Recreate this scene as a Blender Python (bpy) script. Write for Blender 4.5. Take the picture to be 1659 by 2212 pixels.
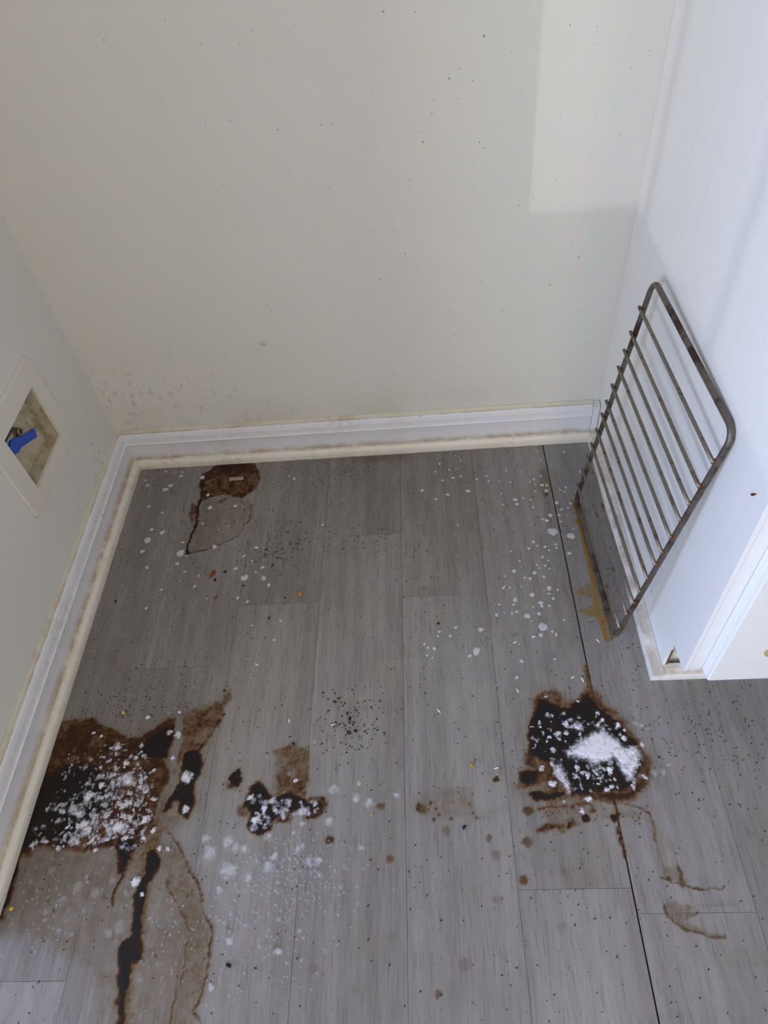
import bpy, bmesh, math, random
import numpy as np
from mathutils import Vector, Matrix

random.seed(7)
rng = np.random.default_rng(11)
for o in list(bpy.data.objects):
    bpy.data.objects.remove(o)
S = bpy.context.scene
C = S.collection

# ------------------------------------------------------------------ camera
FW, FH = 1659, 2212
CAM = np.array([0.6649, -1.0762, 1.0546])
FPX = 1503.85
ROT = np.array([[0.9957553959749363, 0.05561745213270668, 0.07333410124262695],
                [0.004554217623144979, 0.7660216589313087, -0.6427986287710694],
                [-0.09192633185675807, 0.6404041825803389, 0.7625169063338656]])
cam_d = bpy.data.cameras.new('camera')
cam = bpy.data.objects.new('camera', cam_d)
C.objects.link(cam)
cam.matrix_world = Matrix.Translation(Vector(CAM)) @ Matrix(ROT.tolist()).to_4x4()
cam_d.sensor_fit = 'HORIZONTAL'
cam_d.sensor_width = 36.0
cam_d.lens = FPX / FW * 36.0
cam_d.clip_start = 0.02
S.camera = cam


def hit(px, axis, val):
    """point where the sight line through a photo pixel meets the plane axis = val"""
    d = ROT @ np.array([(px[0] - 829.5) / FPX, -(px[1] - 1106.0) / FPX, -1.0])
    return CAM + (val - CAM[axis]) / d[axis] * d


def fl(x, y):
    p = hit((x, y), 2, 0.0)
    return (p[0], p[1])


# ------------------------------------------------------------------ world, lights, exposure
W_ = bpy.data.worlds.new('world'); S.world = W_
W_.use_nodes = True
W_.node_tree.nodes['Background'].inputs[0].default_value = (0.75, 0.85, 1.0, 1)
W_.node_tree.nodes['Background'].inputs[1].default_value = 1.0
S.view_settings.view_transform = 'Standard'
S.view_settings.look = 'None'
S.view_settings.gamma = 1.0
S.view_settings.use_curve_mapping = False
S.view_settings.exposure = 0.16
S.cycles.max_bounces = 6
S.cycles.diffuse_bounces = 4
S.cycles.transparent_max_bounces = 8
S.cycles.caustics_reflective = False
S.cycles.caustics_refractive = False

# room measures
LAMP = (1.3, -3.0, 2.2)
PD_Y0, PD_Y1, PD_Z0, PD_Z1 = -3.3, -1.5, 0.05, 2.05
WX = 1.0076          # cabinet side plane
STUB = -0.92         # front end of the left stub wall
RX0, RX1, RY0, RZ = -2.6, 2.4, -5.3, 2.4
SLOPE = -STUB / 0.84  # azimuth of the low sun reflection
WIN_Y0, WIN_Y1, WIN_Z0, WIN_Z1 = -4.97, -3.62, 0.50, 2.0


def area(name, loc, rot, sx, sy, energy, col):
    d = bpy.data.lights.new(name, 'AREA')
    d.shape = 'RECTANGLE'; d.size = sx; d.size_y = sy
    d.energy = energy; d.color = col
    o = bpy.data.objects.new(name, d); C.objects.link(o)
    o.location = loc; o.rotation_euler = rot
    return o


# daylight entering through the window in the far left wall (faces +x)
area('window_left_offscreen', (RX0 - 0.03, (WIN_Y0 + WIN_Y1) / 2, (WIN_Z0 + WIN_Z1) / 2),
     (0, math.radians(-90), 0), WIN_Z1 - WIN_Z0, WIN_Y1 - WIN_Y0, 92, (0.84, 0.89, 1.0))
area('assumed_door_left_offscreen', (RX0 - 0.03, (PD_Y0 + PD_Y1) / 2, (PD_Z0 + PD_Z1) / 2), (0, math.radians(-90), 0), PD_Z1 - PD_Z0, PD_Y1 - PD_Y0, 104, (0.46, 0.61, 1.0))  # added blue daylight for the cabinet side, through an inferred second opening
# low sun thrown in by a bright surface outside, level with the sill
sd = bpy.data.lights.new('low_sun_offscreen', 'SUN'); sd.energy = 0.36; sd.angle = math.radians(0.2); sd.color = (.96, .96, 1.0)
so = bpy.data.objects.new('low_sun_offscreen', sd); C.objects.link(so)
so.rotation_euler = Vector((1, SLOPE, -0.002)).to_track_quat('-Z', 'Y').to_euler()
so.location = (-4, -5, 1.5)


# ------------------------------------------------------------------ helpers
def lin(r, g, b):
    f = lambda c: (c / 255 / 12.92) if c / 255 <= 0.04045 else ((c / 255 + 0.055) / 1.055) ** 2.4
    return (f(r), f(g), f(b), 1.0)


def link(o, parent=None, label=None, cat=None, group=None, kind=None):
    C.objects.link(o)
    if parent: o.parent = parent
    if label: o['label'] = label
    if cat: o['category'] = cat
    if group: o['group'] = group
    if kind: o['kind'] = kind
    return o


def mobj(name, me, mat, **k):
    if mat and not me.materials: me.materials.append(mat)
    return link(bpy.data.objects.new(name, me), **k)


def empty(name, loc, **k):
    o = bpy.data.objects.new(name, None); o.location = loc; o.empty_display_size = 0.05
    return link(o, **k)


def from_bm(name, bm, mat, smooth=False, **k):
    me = bpy.data.meshes.new(name); bm.normal_update(); bm.to_mesh(me); bm.free()
    if smooth:
        for p in me.polygons: p.use_smooth = True
    return mobj(name, me, mat, **k)


def box_bm(x0, x1, y0, y1, z0, z1, bev=0.0, seg=1, bm=None):
    own = bmesh.new()
    r = bmesh.ops.create_cube(own, size=1)
    for v in own.verts:
        v.co = Vector(((x0 + x1) / 2 + v.co.x * (x1 - x0), (y0 + y1) / 2 + v.co.y * (y1 - y0), (z0 + z1) / 2 + v.co.z * (z1 - z0)))
    if bev: bmesh.ops.bevel(own, geom=own.edges[:], offset=bev, segments=seg, affect='EDGES', profile=0.5)
    if bm is None: return own
    me = bpy.data.meshes.new('t'); own.to_mesh(me); own.free(); bm.from_mesh(me); bpy.data.meshes.remove(me)
    return bm


def box(name, a, b, mat, bev=0.0, seg=1, **k):
    return from_bm(name, box_bm(a[0], b[0], a[1], b[1], a[2], b[2], bev, seg), mat, **k)


def prism(name, poly, axis, a0, a1, mat, bev=0.0, **k):
    """extrude a 2D outline along an axis (0: poly is (y,z); 1: (x,z); 2: (x,y))"""
    bm = bmesh.new()
    def P(p, a):
        return {0: (a, p[0], p[1]), 1: (p[0], a, p[1]), 2: (p[0], p[1], a)}[axis]
    lo = [bm.verts.new(P(p, a0)) for p in poly]
    hi = [bm.verts.new(P(p, a1)) for p in poly]
    bm.faces.new(lo); bm.faces.new(hi[::-1])
    n = len(poly)
    for i in range(n): bm.faces.new((lo[i], hi[i], hi[(i + 1) % n], lo[(i + 1) % n]))
    bmesh.ops.recalc_face_normals(bm, faces=bm.faces[:])
    if bev: bmesh.ops.bevel(bm, geom=bm.edges[:], offset=bev, segments=1, affect='EDGES')
    return from_bm(name, bm, mat, **k)


def tube(name, pts, r, mat, closed=False, sides=10, caps=True, **k):
    pts = [Vector(p) for p in pts]; n = len(pts)
    bm = bmesh.new(); rings = []
    up = None
    for i, p in enumerate(pts):
        a = pts[(i - 1) % n] if (closed or i > 0) else p
        b = pts[(i + 1) % n] if (closed or i < n - 1) else p
        t = (b - a).normalized()
        if up is None: up = t.orthogonal().normalized()
        up = (up - t * up.dot(t)).normalized()
        s = t.cross(up)
        rr = r[i] if isinstance(r, (list, tuple)) else r
        rings.append([bm.verts.new(p + rr * (math.cos(2 * math.pi * j / sides) * up + math.sin(2 * math.pi * j / sides) * s)) for j in range(sides)])
    for i in range(n if closed else n - 1):
        A, B = rings[i], rings[(i + 1) % n]
        off = 0
        if closed and i == n - 1:
            off = min(range(sides), key=lambda q: (A[0].co - B[q].co).length)
        for j in range(sides): bm.faces.new((A[j], A[(j + 1) % sides], B[(j + 1 + off) % sides], B[(j + off) % sides]))
    if not closed and caps:
        bm.faces.new(rings[0][::-1]); bm.faces.new(rings[-1])
    bmesh.ops.recalc_face_normals(bm, faces=bm.faces[:])
    return from_bm(name, bm, mat, smooth=True, **k)


# --- node helpers
class NT:
    def __init__(s, name, rough=0.5, spec=0.5):
        s.m = bpy.data.materials.new(name); s.m.use_nodes = True
        s.t = s.m.node_tree; s.n = s.t.nodes; s.b = s.n['Principled BSDF']; s.out = s.n['Material Output']
        s.b.inputs['Roughness'].default_value = rough
        s.b.inputs['Specular IOR Level'].default_value = spec
    def new(s, kind, **kw):
        x = s.n.new(kind)
        for a, b in kw.items(): setattr(x, a, b)
        return x
    def l(s, a, b): s.t.links.new(a, b)
    def val(s, node, name, v):
        if hasattr(v, 'is_output'): s.l(v, node.inputs[name])
        else: node.inputs[name].default_value = v
    def pos(s): return s.new('ShaderNodeNewGeometry').outputs['Position']
    def mapping(s, vec, scale=(1, 1, 1), loc=(0, 0, 0)):
        m = s.new('ShaderNodeMapping'); s.l(vec, m.inputs['Vector'])
        m.inputs['Scale'].default_value = scale
        s.val(m, 'Location', loc)
        return m.outputs[0]
    def noise(s, vec, scale, detail=3, rough=0.5, dist=0.0):
        x = s.new('ShaderNodeTexNoise'); s.l(vec, x.inputs['Vector'])
        x.inputs['Scale'].default_value = scale; x.inputs['Detail'].default_value = detail
        x.inputs['Roughness'].default_value = rough; x.inputs['Distortion'].default_value = dist
        return x.outputs['Fac']
    def vor(s, vec, scale, out='Distance', rand=1.0):
        x = s.new('ShaderNodeTexVoronoi'); s.l(vec, x.inputs['Vector']); x.inputs['Scale'].default_value = scale
        x.inputs['Randomness'].default_value = rand
        return x.outputs[out]
    def math(s, op, a, b=None, clamp=False):
        x = s.new('ShaderNodeMath', operation=op, use_clamp=clamp)
        for i, v in enumerate((a, b)):
            if v is None: continue
            if hasattr(v, 'is_output'): s.l(v, x.inputs[i])
            else: x.inputs[i].default_value = v
        return x.outputs[0]
    def smooth(s, v, a, b, to0=0.0, to1=1.0):
        x = s.new('ShaderNodeMapRange', interpolation_type='SMOOTHSTEP')
        s.l(v, x.inputs['Value'])
        for nme, q in (('From Min', a), ('From Max', b), ('To Min', to0), ('To Max', to1)): x.inputs[nme].default_value = q
        return x.outputs[0]
    def mix(s, fac, a, b):
        x = s.new('ShaderNodeMix', data_type='RGBA')
        s.val(x, 0, fac)
        for i, v in ((6, a), (7, b)):
            if hasattr(v, 'is_output'): s.l(v, x.inputs[i])
            else: x.inputs[i].default_value = v
        return x.outputs[2]
    def ramp(s, fac, stops):
        x = s.new('ShaderNodeValToRGB'); s.l(fac, x.inputs[0])
        e = x.color_ramp.elements
        while len(e) < len(stops): e.new(0.5)
        for i, (p, c) in enumerate(stops): e[i].position = p; e[i].color = c
        return x.outputs[0]
    def sep(s, vec):
        x = s.new('ShaderNodeSeparateXYZ'); s.l(vec, x.inputs[0]); return x.outputs
    def bump(s, h, strength, dist=0.001):
        x = s.new('ShaderNodeBump'); x.inputs['Strength'].default_value = strength; x.inputs['Distance'].default_value = dist
        s.l(h, x.inputs['Height']); s.l(x.outputs[0], s.b.inputs['Normal'])
    def color(s, c):
        if hasattr(c, 'is_output'): s.l(c, s.b.inputs['Base Color'])
        else: s.b.inputs['Base Color'].default_value = c
    def alpha(s, a): s.l(a, s.b.inputs['Alpha'])


def specks(N, pos, scale, size, keep, seed=0.0, plane=None):
    """mask of tiny dark dots, one at most per cell, kept at random; plane 'xy', 'xz' or 'yz' lays them out on that plane"""
    x = N.new('ShaderNodeTexVoronoi')
    if plane:
        x.voronoi_dimensions = '2D'
        q = N.sep(pos); cb = N.new('ShaderNodeCombineXYZ')
        N.l(q['XYZ'.index(plane[0].upper())], cb.inputs[0]); N.l(q['XYZ'.index(plane[1].upper())], cb.inputs[1]); pos = cb.outputs[0]
    N.l(N.mapping(pos, loc=(seed, seed * 1.7, seed * .6)), x.inputs['Vector'])
    x.inputs['Scale'].default_value = scale
    r = N.sep(x.outputs['Color'])
    k = N.math('LESS_THAN', r[0], keep)
    rad = N.math('MULTIPLY', r[1], size)
    return N.math('MULTIPLY', N.math('LESS_THAN', x.outputs['Distance'], rad), k)


# ------------------------------------------------------------------ materials
def mat_wall(back):
    N = NT('painted_drywall_back' if back else 'painted_drywall', 0.55, 0.3)
    p = N.pos(); X, Y, Z = N.sep(p)
    col = (0.74, 0.728, 0.672, 1)
    n1 = N.noise(p, 6, 3)
    c = N.mix(N.smooth(n1, .3, .7), (col[0] * .985, col[1] * .985, col[2] * .98, 1), col)
    if back:
        # grey splash marks low on the wall, thick near the left corner
        sx = N.math('MULTIPLY', N.smooth(X, .48, .10), N.smooth(Z, .36, .12))
        sp = N.mapping(p, (1, 1, .55))
        v = N.vor(N.mapping(sp), 62)
        nn = N.noise(p, 14, 2)
        m = N.math('MULTIPLY', N.smooth(v, .38, .22), N.math('MULTIPLY', sx, N.smooth(nn, .36, .54)))
        v2 = N.vor(N.mapping(sp, loc=(3, 1, 2)), 110)
        m2 = N.math('MULTIPLY', N.smooth(v2, .33, .2), N.math('MULTIPLY', sx, N.smooth(nn, .42, .6)))
        c = N.mix(N.math('MULTIPLY', N.math('MAXIMUM', m, m2), .24), c, lin(120, 112, 98))
        # greasy haze over the baseboard
        c = N.mix(N.math('MULTIPLY', N.math('MULTIPLY', N.smooth(Z, .20, .09), N.smooth(n1, .35, .7)), .22), c, lin(165, 152, 120))
    else:
        sx = N.math('MULTIPLY', N.smooth(Y, -.34, -.10), N.smooth(Z, .30, .12))
        v = N.vor(N.mapping(p, (1, 1, .6)), 85)
        nn = N.noise(p, 15, 2)
        m = N.math('MULTIPLY', N.smooth(v, .34, .2), N.math('MULTIPLY', sx, N.smooth(nn, .42, .6)))
        c = N.mix(N.math('MULTIPLY', m, .28), c, lin(110, 104, 92))
    pl = 'xz' if back else 'yz'
    s1 = specks(N, p, 55, .060, .24, 0, pl)
    s2 = specks(N, p, 120, .085, .13, 3.1, pl)
    s3 = specks(N, p, 24, .042, .14, 7.7, pl)
    s = N.math('MAXIMUM', N.math('MAXIMUM', s1, s3), s2)
    if back:
        dn = N.smooth(X, 0.05, 0.65, .35, 1.0)
        s = N.math('MULTIPLY', s, dn)
    else:
        s = N.math('MULTIPLY', s, .3)
    c = N.mix(N.math('MULTIPLY', s, .55), c, lin(70, 58, 45))
    N.color(c)
    N.bump(N.noise(p, 350, 2), .10, .0006)
    return N.m


def mat_plain(name, c, rough=.5, spec=.5, metal=0.0):
    N = NT(name, rough, spec); N.color(c); N.b.inputs['Metallic'].default_value = metal
    return N.m


def mat_plank():
    N = NT('grey_oak_laminate', .42, .45)
    oi = N.new('ShaderNodeObjectInfo')
    p = N.pos()
    off = N.new('ShaderNodeCombineXYZ')
    N.l(N.math('MULTIPLY', oi.outputs['Random'], 7.0), off.inputs[0]); N.l(N.math('MULTIPLY', oi.outputs['Random'], 31.0), off.inputs[1])
    add = N.new('ShaderNodeVectorMath', operation='ADD'); N.l(p, add.inputs[0]); N.l(off.outputs[0], add.inputs[1])
    q = add.outputs[0]
    # long soft figure, distorted like cathedral grain
    warp = N.noise(N.mapping(q, (5, 1.1, 1)), 2.2, 3, .5)
    wv = N.new('ShaderNodeTexWave', wave_type='BANDS', bands_direction='X')
    wv.inputs['Scale'].default_value = 6.0; wv.inputs['Distortion'].default_value = 9.0
    wv.inputs['Detail'].default_value = 3; wv.inputs['Detail Scale'].default_value = .55
    N.l(N.mapping(q, (1.7, .32, 1)), wv.inputs['Vector'])
    streak = N.noise(N.mapping(q, (60, 1.6, 1)), 1.0, 4, .6)
    fine = N.noise(N.mapping(q, (340, 20, 1)), 1.0, 3, .65, .3)
    base = N.mix(N.smooth(warp, .3, .7), lin(143, 138, 134), lin(163, 159, 155))
    base = N.mix(N.math('MULTIPLY', N.smooth(wv.outputs['Fac'], .25, .85), .16), base, lin(112, 106, 101))
    base = N.mix(N.math('MULTIPLY', N.smooth(streak, .42, .70), .15), base, lin(106, 100, 96))
    base = N.mix(N.math('MULTIPLY', N.smooth(fine, .52, .68), .36), base, lin(84, 79, 76))
    base = N.mix(N.math('MULTIPLY', N.smooth(fine, .44, .30), .25), base, lin(184, 181, 178))
    tone = N.new('ShaderNodeMix', data_type='RGBA', blend_type='MULTIPLY'); tone.inputs[0].default_value = 1
    N.l(base, tone.inputs[6]); N.l(oi.outputs['Color'], tone.inputs[7])
    c = tone.outputs[2]
    # greasy dust film
    X, Y, Z = N.sep(p)
    g = N.math('MULTIPLY', N.smooth(N.noise(p, 9, 4, .6), .45, .75), .16)
    c = N.mix(g, c, lin(96, 82, 62))
    d = N.math('MAXIMUM', specks(N, p, 160, .16, .08, 0, 'xy'), specks(N, p, 300, .22, .06, 2.2, 'xy'))
    c = N.mix(N.math('MULTIPLY', d, .45), c, lin(52, 42, 32))
    N.color(c)
    N.l(N.smooth(N.noise(p, 22, 4), .3, .7, .36, .52), N.b.inputs['Roughness'])
    N.bump(N.math('ADD', fine, N.math('MULTIPLY', streak, .4)), .22, .0006)
    return N.m


def mat_trim(name, base, dirt, amount, zcenters=(), side=0):
    N = NT(name, .38, .5)
    p = N.pos(); X, Y, Z = N.sep(p)
    big = N.noise(p, 7, 3, .6); fine = N.noise(p, 60, 4, .7)
    m = N.math('MULTIPLY', N.smooth(big, .38, .72), N.smooth(fine, .35, .7))
    c = N.mix(N.math('MULTIPLY', m, amount), base, dirt)
    for z0, w, a in zcenters:
        band = N.math('MULTIPLY', N.smooth(N.math('ABSOLUTE', N.math('SUBTRACT', Z, z0)), w, 0.0), N.smooth(N.noise(p, 28, 4, .7), .32, .62))
        c = N.mix(N.math('MULTIPLY', band, a), c, lin(140, 112, 62))
    s = N.math('MAXIMUM', specks(N, p, 150, .13, .35), specks(N, p, 70, .10, .3, 4.4))
    c = N.mix(N.math('MULTIPLY', s, .7), c, lin(72, 52, 30))
    N.color(c)
    return N.m


def mat_cabinet(name, c0, rough=.35):
    N = NT(name, rough, .5)
    p = N.pos()
    g = N.noise(N.mapping(p, (1, 26, 1.2)), 2.4, 4, .6, .6)
    c = N.mix(N.math('MULTIPLY', N.smooth(g, .45, .75), .10), c0, (c0[0] * .72, c0[1] * .72, c0[2] * .74, 1))
    s = N.math('MULTIPLY', specks(N, p, 60, .06, .06, 0, 'yz'), .4)
    c = N.mix(s, c, lin(110, 90, 75))
    N.color(c)
    N.bump(g, .06, .0008)
    return N.m


def mat_film(name, stops, rough=.45, spec=.4, n_scale=120, n_amt=.35, a_lo=.05, a_hi=.5, a_max=1.0, bump=.3):
    """thin residue: colour and cover follow the per-vertex thickness 'dens'"""
    N = NT(name, rough, spec)
    at = N.new('ShaderNodeAttribute', attribute_name='dens')
    p = N.pos()
    n = N.noise(p, n_scale, 4, .7)
    n2 = N.noise(p, n_scale * 5, 2, .6)
    d = N.math('ADD', at.outputs['Fac'], N.math('MULTIPLY', N.math('SUBTRACT', n, .5), N.math('MULTIPLY', N.smooth(at.outputs['Fac'], 0, .3), n_amt)))
    d = N.math('ADD', d, N.math('MULTIPLY', N.math('SUBTRACT', n2, .5), n_amt * .35), )
    N.color(N.ramp(d, stops))
    a = N.math('MULTIPLY', N.smooth(d, a_lo, a_hi), a_max)
    a = N.math('MULTIPLY', a, N.smooth(at.outputs['Fac'], .0, .06))
    N.alpha(a)
    N.bump(n, bump, .001)
    return N.m


M = {}
M['wall_back'] = mat_wall(True)
M['wall'] = mat_wall(False)
M['wall_plain'] = mat_plain('room_paint', (0.74, 0.728, 0.672, 1), .7, .2)
M['ceiling'] = mat_plain('ceiling_paint', (0.80, 0.79, 0.76, 1), .8, .1)
M['plank'] = mat_plank()
M['subfloor'] = mat_plain('dark_joint', lin(104, 97, 90), .8, .1)
M['base'] = mat_trim('baseboard_paint', lin(226, 226, 230), lin(176, 160, 128), .3, ((.0875, .002, .7),))
M['base_face'] = mat_trim('baseboard_face_paint', lin(226, 226, 230), lin(168, 155, 135), .18, ((.026, .005, .35),))
M['shoe'] = mat_trim('shoe_moulding_paint', lin(228, 223, 210), lin(186, 162, 120), .42, ((.0226, .0016, .6), (.001, .003, .4)))
M['caulk'] = mat_trim('yellowed_caulk', lin(210, 205, 188), lin(166, 146, 108), .6)
M['cab'] = mat_cabinet('white_laminate', lin(240, 240, 242))
M['cab_front'] = mat_cabinet('white_door_paint', lin(238, 238, 239), .38)
M['cab_shoe'] = mat_trim('cabinet_shoe_paint', lin(236, 234, 232), lin(170, 140, 95), .35, ((.02, .008, .55),))
M['chipboard'] = mat_plain('raw_chipboard', lin(120, 84, 52), .9, .1)
M['plastic'] = mat_trim('white_plastic', lin(222, 218, 206), lin(200, 180, 130), .12)
M['boxin'] = mat_trim('dirty_white_plastic', lin(200, 192, 168), lin(128, 100, 52), .75)
M['blue'] = mat_plain('blue_plastic', lin(20, 72, 178), .38, .5)
M['black'] = mat_plain('dark_hole', lin(18, 16, 15), .7, .2)


def mat_metal(name, a, b, rough, sc, lo=.5, hi=.66, metal=.75):
    N = NT(name, rough, .5); p = N.pos()
    n = N.noise(p, sc, 4, .7)
    N.color(N.mix(N.smooth(n, lo, hi), a, b)); N.b.inputs['Metallic'].default_value = metal
    N.l(N.smooth(n, lo, hi, rough, .85), N.b.inputs['Roughness'])
    N.bump(N.noise(p, 600, 2), .3, .0005)
    return N.m


M['wire'] = mat_metal('tarnished_wire', lin(128, 122, 110), lin(96, 74, 56), .4, 45, .52, .7, .6)
M['wire_frame'] = mat_metal('rusting_wire', lin(112, 104, 96), lin(76, 56, 48), .4, 18, .42, .62, .6)
M['rust'] = mat_metal('rust_weld', lin(122, 66, 30), lin(74, 40, 26), .8, 300, .4, .6, .05)
M['nickel'] = mat_metal('dull_nickel', lin(170, 164, 150), lin(110, 98, 82), .35, 120, .5, .7, .85)

K = (0.012, 0.009, 0.008, 1)
M['grease'] = mat_film('burnt_grease', [(0.0, lin(140, 128, 86)), (.25, lin(136, 114, 62)), (.45, lin(114, 72, 26)), (.64, lin(62, 35, 16)), (.88, (.014, .010, .008, 1)), (1, K)], .62, .22, 150, .7, .04, .8)
M['tan'] = mat_film('tan_residue', [(0.0, lin(142, 124, 96)), (.35, lin(132, 106, 66)), (.7, lin(96, 66, 30)), (1, lin(56, 34, 16))], .45, .4, 120, .45, .03, .95, .85)
M['rusty'] = mat_film('ochre_rust', [(0.0, lin(150, 132, 92)), (.4, lin(158, 124, 58)), (.75, lin(150, 98, 26)), (1, lin(104, 60, 18))], .6, .3, 110, .35, .04, .6, .9)
M['foam'] = mat_film('white_foam', [(0.0, lin(178, 176, 180)), (.5, lin(212, 211, 220)), (1, lin(236, 235, 246))], .75, .15, 420, .9, .20, 1.0, .95, .5)
M['foam_thin'] = mat_film('thin_foam', [(0.0, lin(180, 176, 172)), (1, lin(206, 203, 202))], .7, .2, 240, .5, .08, 1.1, .5, .3)
M['foam_drop'] = mat_film('foam_droplet', [(0.0, lin(190, 188, 190)), (1, lin(222, 221, 228))], .7, .2, 300, .5, .05, .95, .72, .3)
M['crumb'] = mat_plain('dark_crumb', lin(50, 40, 30), .8, .2)
M['crumb_brown'] = mat_plain('brown_crumb', lin(126, 66, 28), .7, .3)
M['crumb_orange'] = mat_plain('orange_crumb', lin(196, 128, 40), .7, .3)
M['crumb_yellow'] = mat_plain('yellow_crumb', lin(226, 190, 50), .6, .3)
M['sliver'] = mat_plain('white_sliver', lin(232, 228, 218), .6, .3)
Nw = NT('clear_cleaner', .08, .6); Nw.b.inputs['Alpha'].default_value = .22; Nw.color(lin(200, 202, 208)); M['water'] = Nw.m
Ng = NT('window_glass', .02, .5); Ng.b.inputs['Alpha'].default_value = .12; Ng.color((.9, .95, 1, 1)); M['glass'] = Ng.m
Nl = NT('lamp_diffuser', .5, .3); Nl.color((.9, .85, .75, 1)); Nl.b.inputs['Emission Color'].default_value = (1, .70, .30, 1)
Nl.b.inputs['Emission Strength'].default_value = 57.0; M['lamp'] = Nl.m

ST = dict(kind='structure')
# ------------------------------------------------------------------ room shell
T = .12
floor = box('floor', (RX0 - T, RY0 - T, -.05), (RX1 + T, T, -.008), M['subfloor'], **ST)
box('wall_back', (RX0 - T, 0, -.05), (RX1 + T, T, RZ), M['wall_back'], **ST)
box('ceiling', (RX0 - T, RY0 - T, RZ), (RX1 + T, T, RZ + .1), M['ceiling'], **ST)
box('wall_right', (RX1, RY0 - T, -.05), (RX1 + T, 0, RZ), M['wall_plain'], **ST)


# left stub wall with a square hole for the supply box
BY0, BY1, BZ0, BZ1 = -.303, -.168, .243, .359


def holed_wall(name, x0, x1, y0, y1, z0, z1, hy0, hy1, hz0, hz1, mat):
    bm = bmesh.new()
    ys = [y0, hy0, hy1, y1]; zs = [z0, hz0, hz1, z1]
    V = {}
    for s, x in enumerate((x0, x1)):
        for i, y in enumerate(ys):
            for j, z in enumerate(zs): V[s, i, j] = bm.verts.new((x, y, z))
    for s in (0, 1):
        for i in range(3):
            for j in range(3):
                if i == 1 and j == 1: continue
                bm.faces.new((V[s, i, j], V[s, i + 1, j], V[s, i + 1, j + 1], V[s, i, j + 1]))
    def strip(a, b): bm.faces.new((V[0, a[0], a[1]], V[0, b[0], b[1]], V[1, b[0], b[1]], V[1, a[0], a[1]]))
    for i in range(3): strip((i, 0), (i + 1, 0)); strip((i, 3), (i + 1, 3)); strip((0, i), (0, i + 1)); strip((3, i), (3, i + 1))
    strip((1, 1), (2, 1)); strip((2, 1), (2, 2)); strip((2, 2), (1, 2)); strip((1, 2), (1, 1))
    bmesh.ops.recalc_face_normals(bm, faces=bm.faces[:])
    return from_bm(name, bm, mat, **ST)


holed_wall('wall_left', -T, 0, STUB, 0, -.008, RZ, BY0, BY1, BZ0, BZ1, M['wall'])
wl = holed_wall('wall_left_far', RX0 - T, RX0, RY0, -3.45, -.05, RZ, WIN_Y0, WIN_Y1, WIN_Z0, WIN_Z1, M['wall_plain'])
holed_wall('wall_left_patio', RX0 - T, RX0, -3.45, 0, -.05, RZ, PD_Y0, PD_Y1, PD_Z0, PD_Z1, M['wall_plain'])

box('wall_front', (RX0 - T, RY0 - T, -.05), (RX1, RY0, RZ), M['wall_plain'], **ST)
# window in the far left wall, out of frame, that the daylight comes through
bm = bmesh.new()
fw = .045
mull = [-4.075 - .3225 * k for k in (-1, 0, 1, 2)]
box_bm(RX0 - .09, RX0 - .03, WIN_Y0, WIN_Y0 + .02, WIN_Z0, WIN_Z1, bm=bm)
box_bm(RX0 - .09, RX0 - .03, WIN_Y1 - .02, WIN_Y1, WIN_Z0, WIN_Z1, bm=bm)
box_bm(RX0 - .09, RX0 - .03, WIN_Y0, WIN_Y1, WIN_Z1 - fw, WIN_Z1, bm=bm)
win = from_bm('window_1', bm, M['cab_front'], **ST)
for y in mull: box('muntin', (RX0 - .069, y - .009, WIN_Z0), (RX0 - .061, y + .009, WIN_Z1 - fw), M['cab_front'], parent=win)
box('muntin', (RX0 - .08, WIN_Y0 + .02, 1.24), (RX0 - .05, WIN_Y1 - .02, 1.266), M['cab_front'], parent=win)
box('window_sill', (RX0, WIN_Y0 - .04, WIN_Z0 - .03), (RX0 + .03, WIN_Y1 + .04, WIN_Z0 - .002), M['cab_front'], parent=win)

# unseen patio door, assumed as the source of blue daylight on the cabinet
bm = bmesh.new()
for q in ((PD_Y0, PD_Y0 + .05, PD_Z0, PD_Z1), (PD_Y1 - .05, PD_Y1, PD_Z0, PD_Z1), (PD_Y0 + .05, PD_Y1 - .05, PD_Z0, PD_Z0 + .06), (PD_Y0 + .05, PD_Y1 - .05, PD_Z1 - .05, PD_Z1)):
    box_bm(RX0 - .09, RX0 - .04, q[0], q[1], q[2], q[3], bm=bm)
pd = from_bm('assumed_patio_door', bm, M['cab_front'], **ST)
box('meeting_stile', (RX0 - .085, (PD_Y0 + PD_Y1) / 2 - .03, PD_Z0 + .06), (RX0 - .045, (PD_Y0 + PD_Y1) / 2 + .03, PD_Z1 - .05), M['cab_front'], parent=pd)

# unseen warm lamp read from bluish shadows; globe pendant and its position assumed
pend = empty('assumed_pendant_offscreen', (LAMP[0], LAMP[1], RZ), label='assumed warm globe pendant hanging unseen just under the ceiling', cat='lamp')
bm = bmesh.new(); bmesh.ops.create_cone(bm, cap_ends=True, segments=24, radius1=.05, radius2=.05, depth=.025)
from_bm('canopy', bm, M['nickel'], parent=pend).location = (0, 0, -.0135)
tube('cord', [(0, 0, -.026), (0, 0, LAMP[2] + .125 - RZ)], .004, M['black'], parent=pend)
bm = bmesh.new(); bmesh.ops.create_cone(bm, cap_ends=True, segments=24, radius1=.035, radius2=.03, depth=.04)
from_bm('socket_cap', bm, M['nickel'], parent=pend).location = (0, 0, LAMP[2] + .125 - RZ)
bm = bmesh.new(); bmesh.ops.create_uvsphere(bm, u_segments=32, v_segments=20, radius=.11)
from_bm('globe_offscreen', bm, M['lamp'], smooth=True, parent=pend).location = (0, 0, LAMP[2] - RZ)

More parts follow.
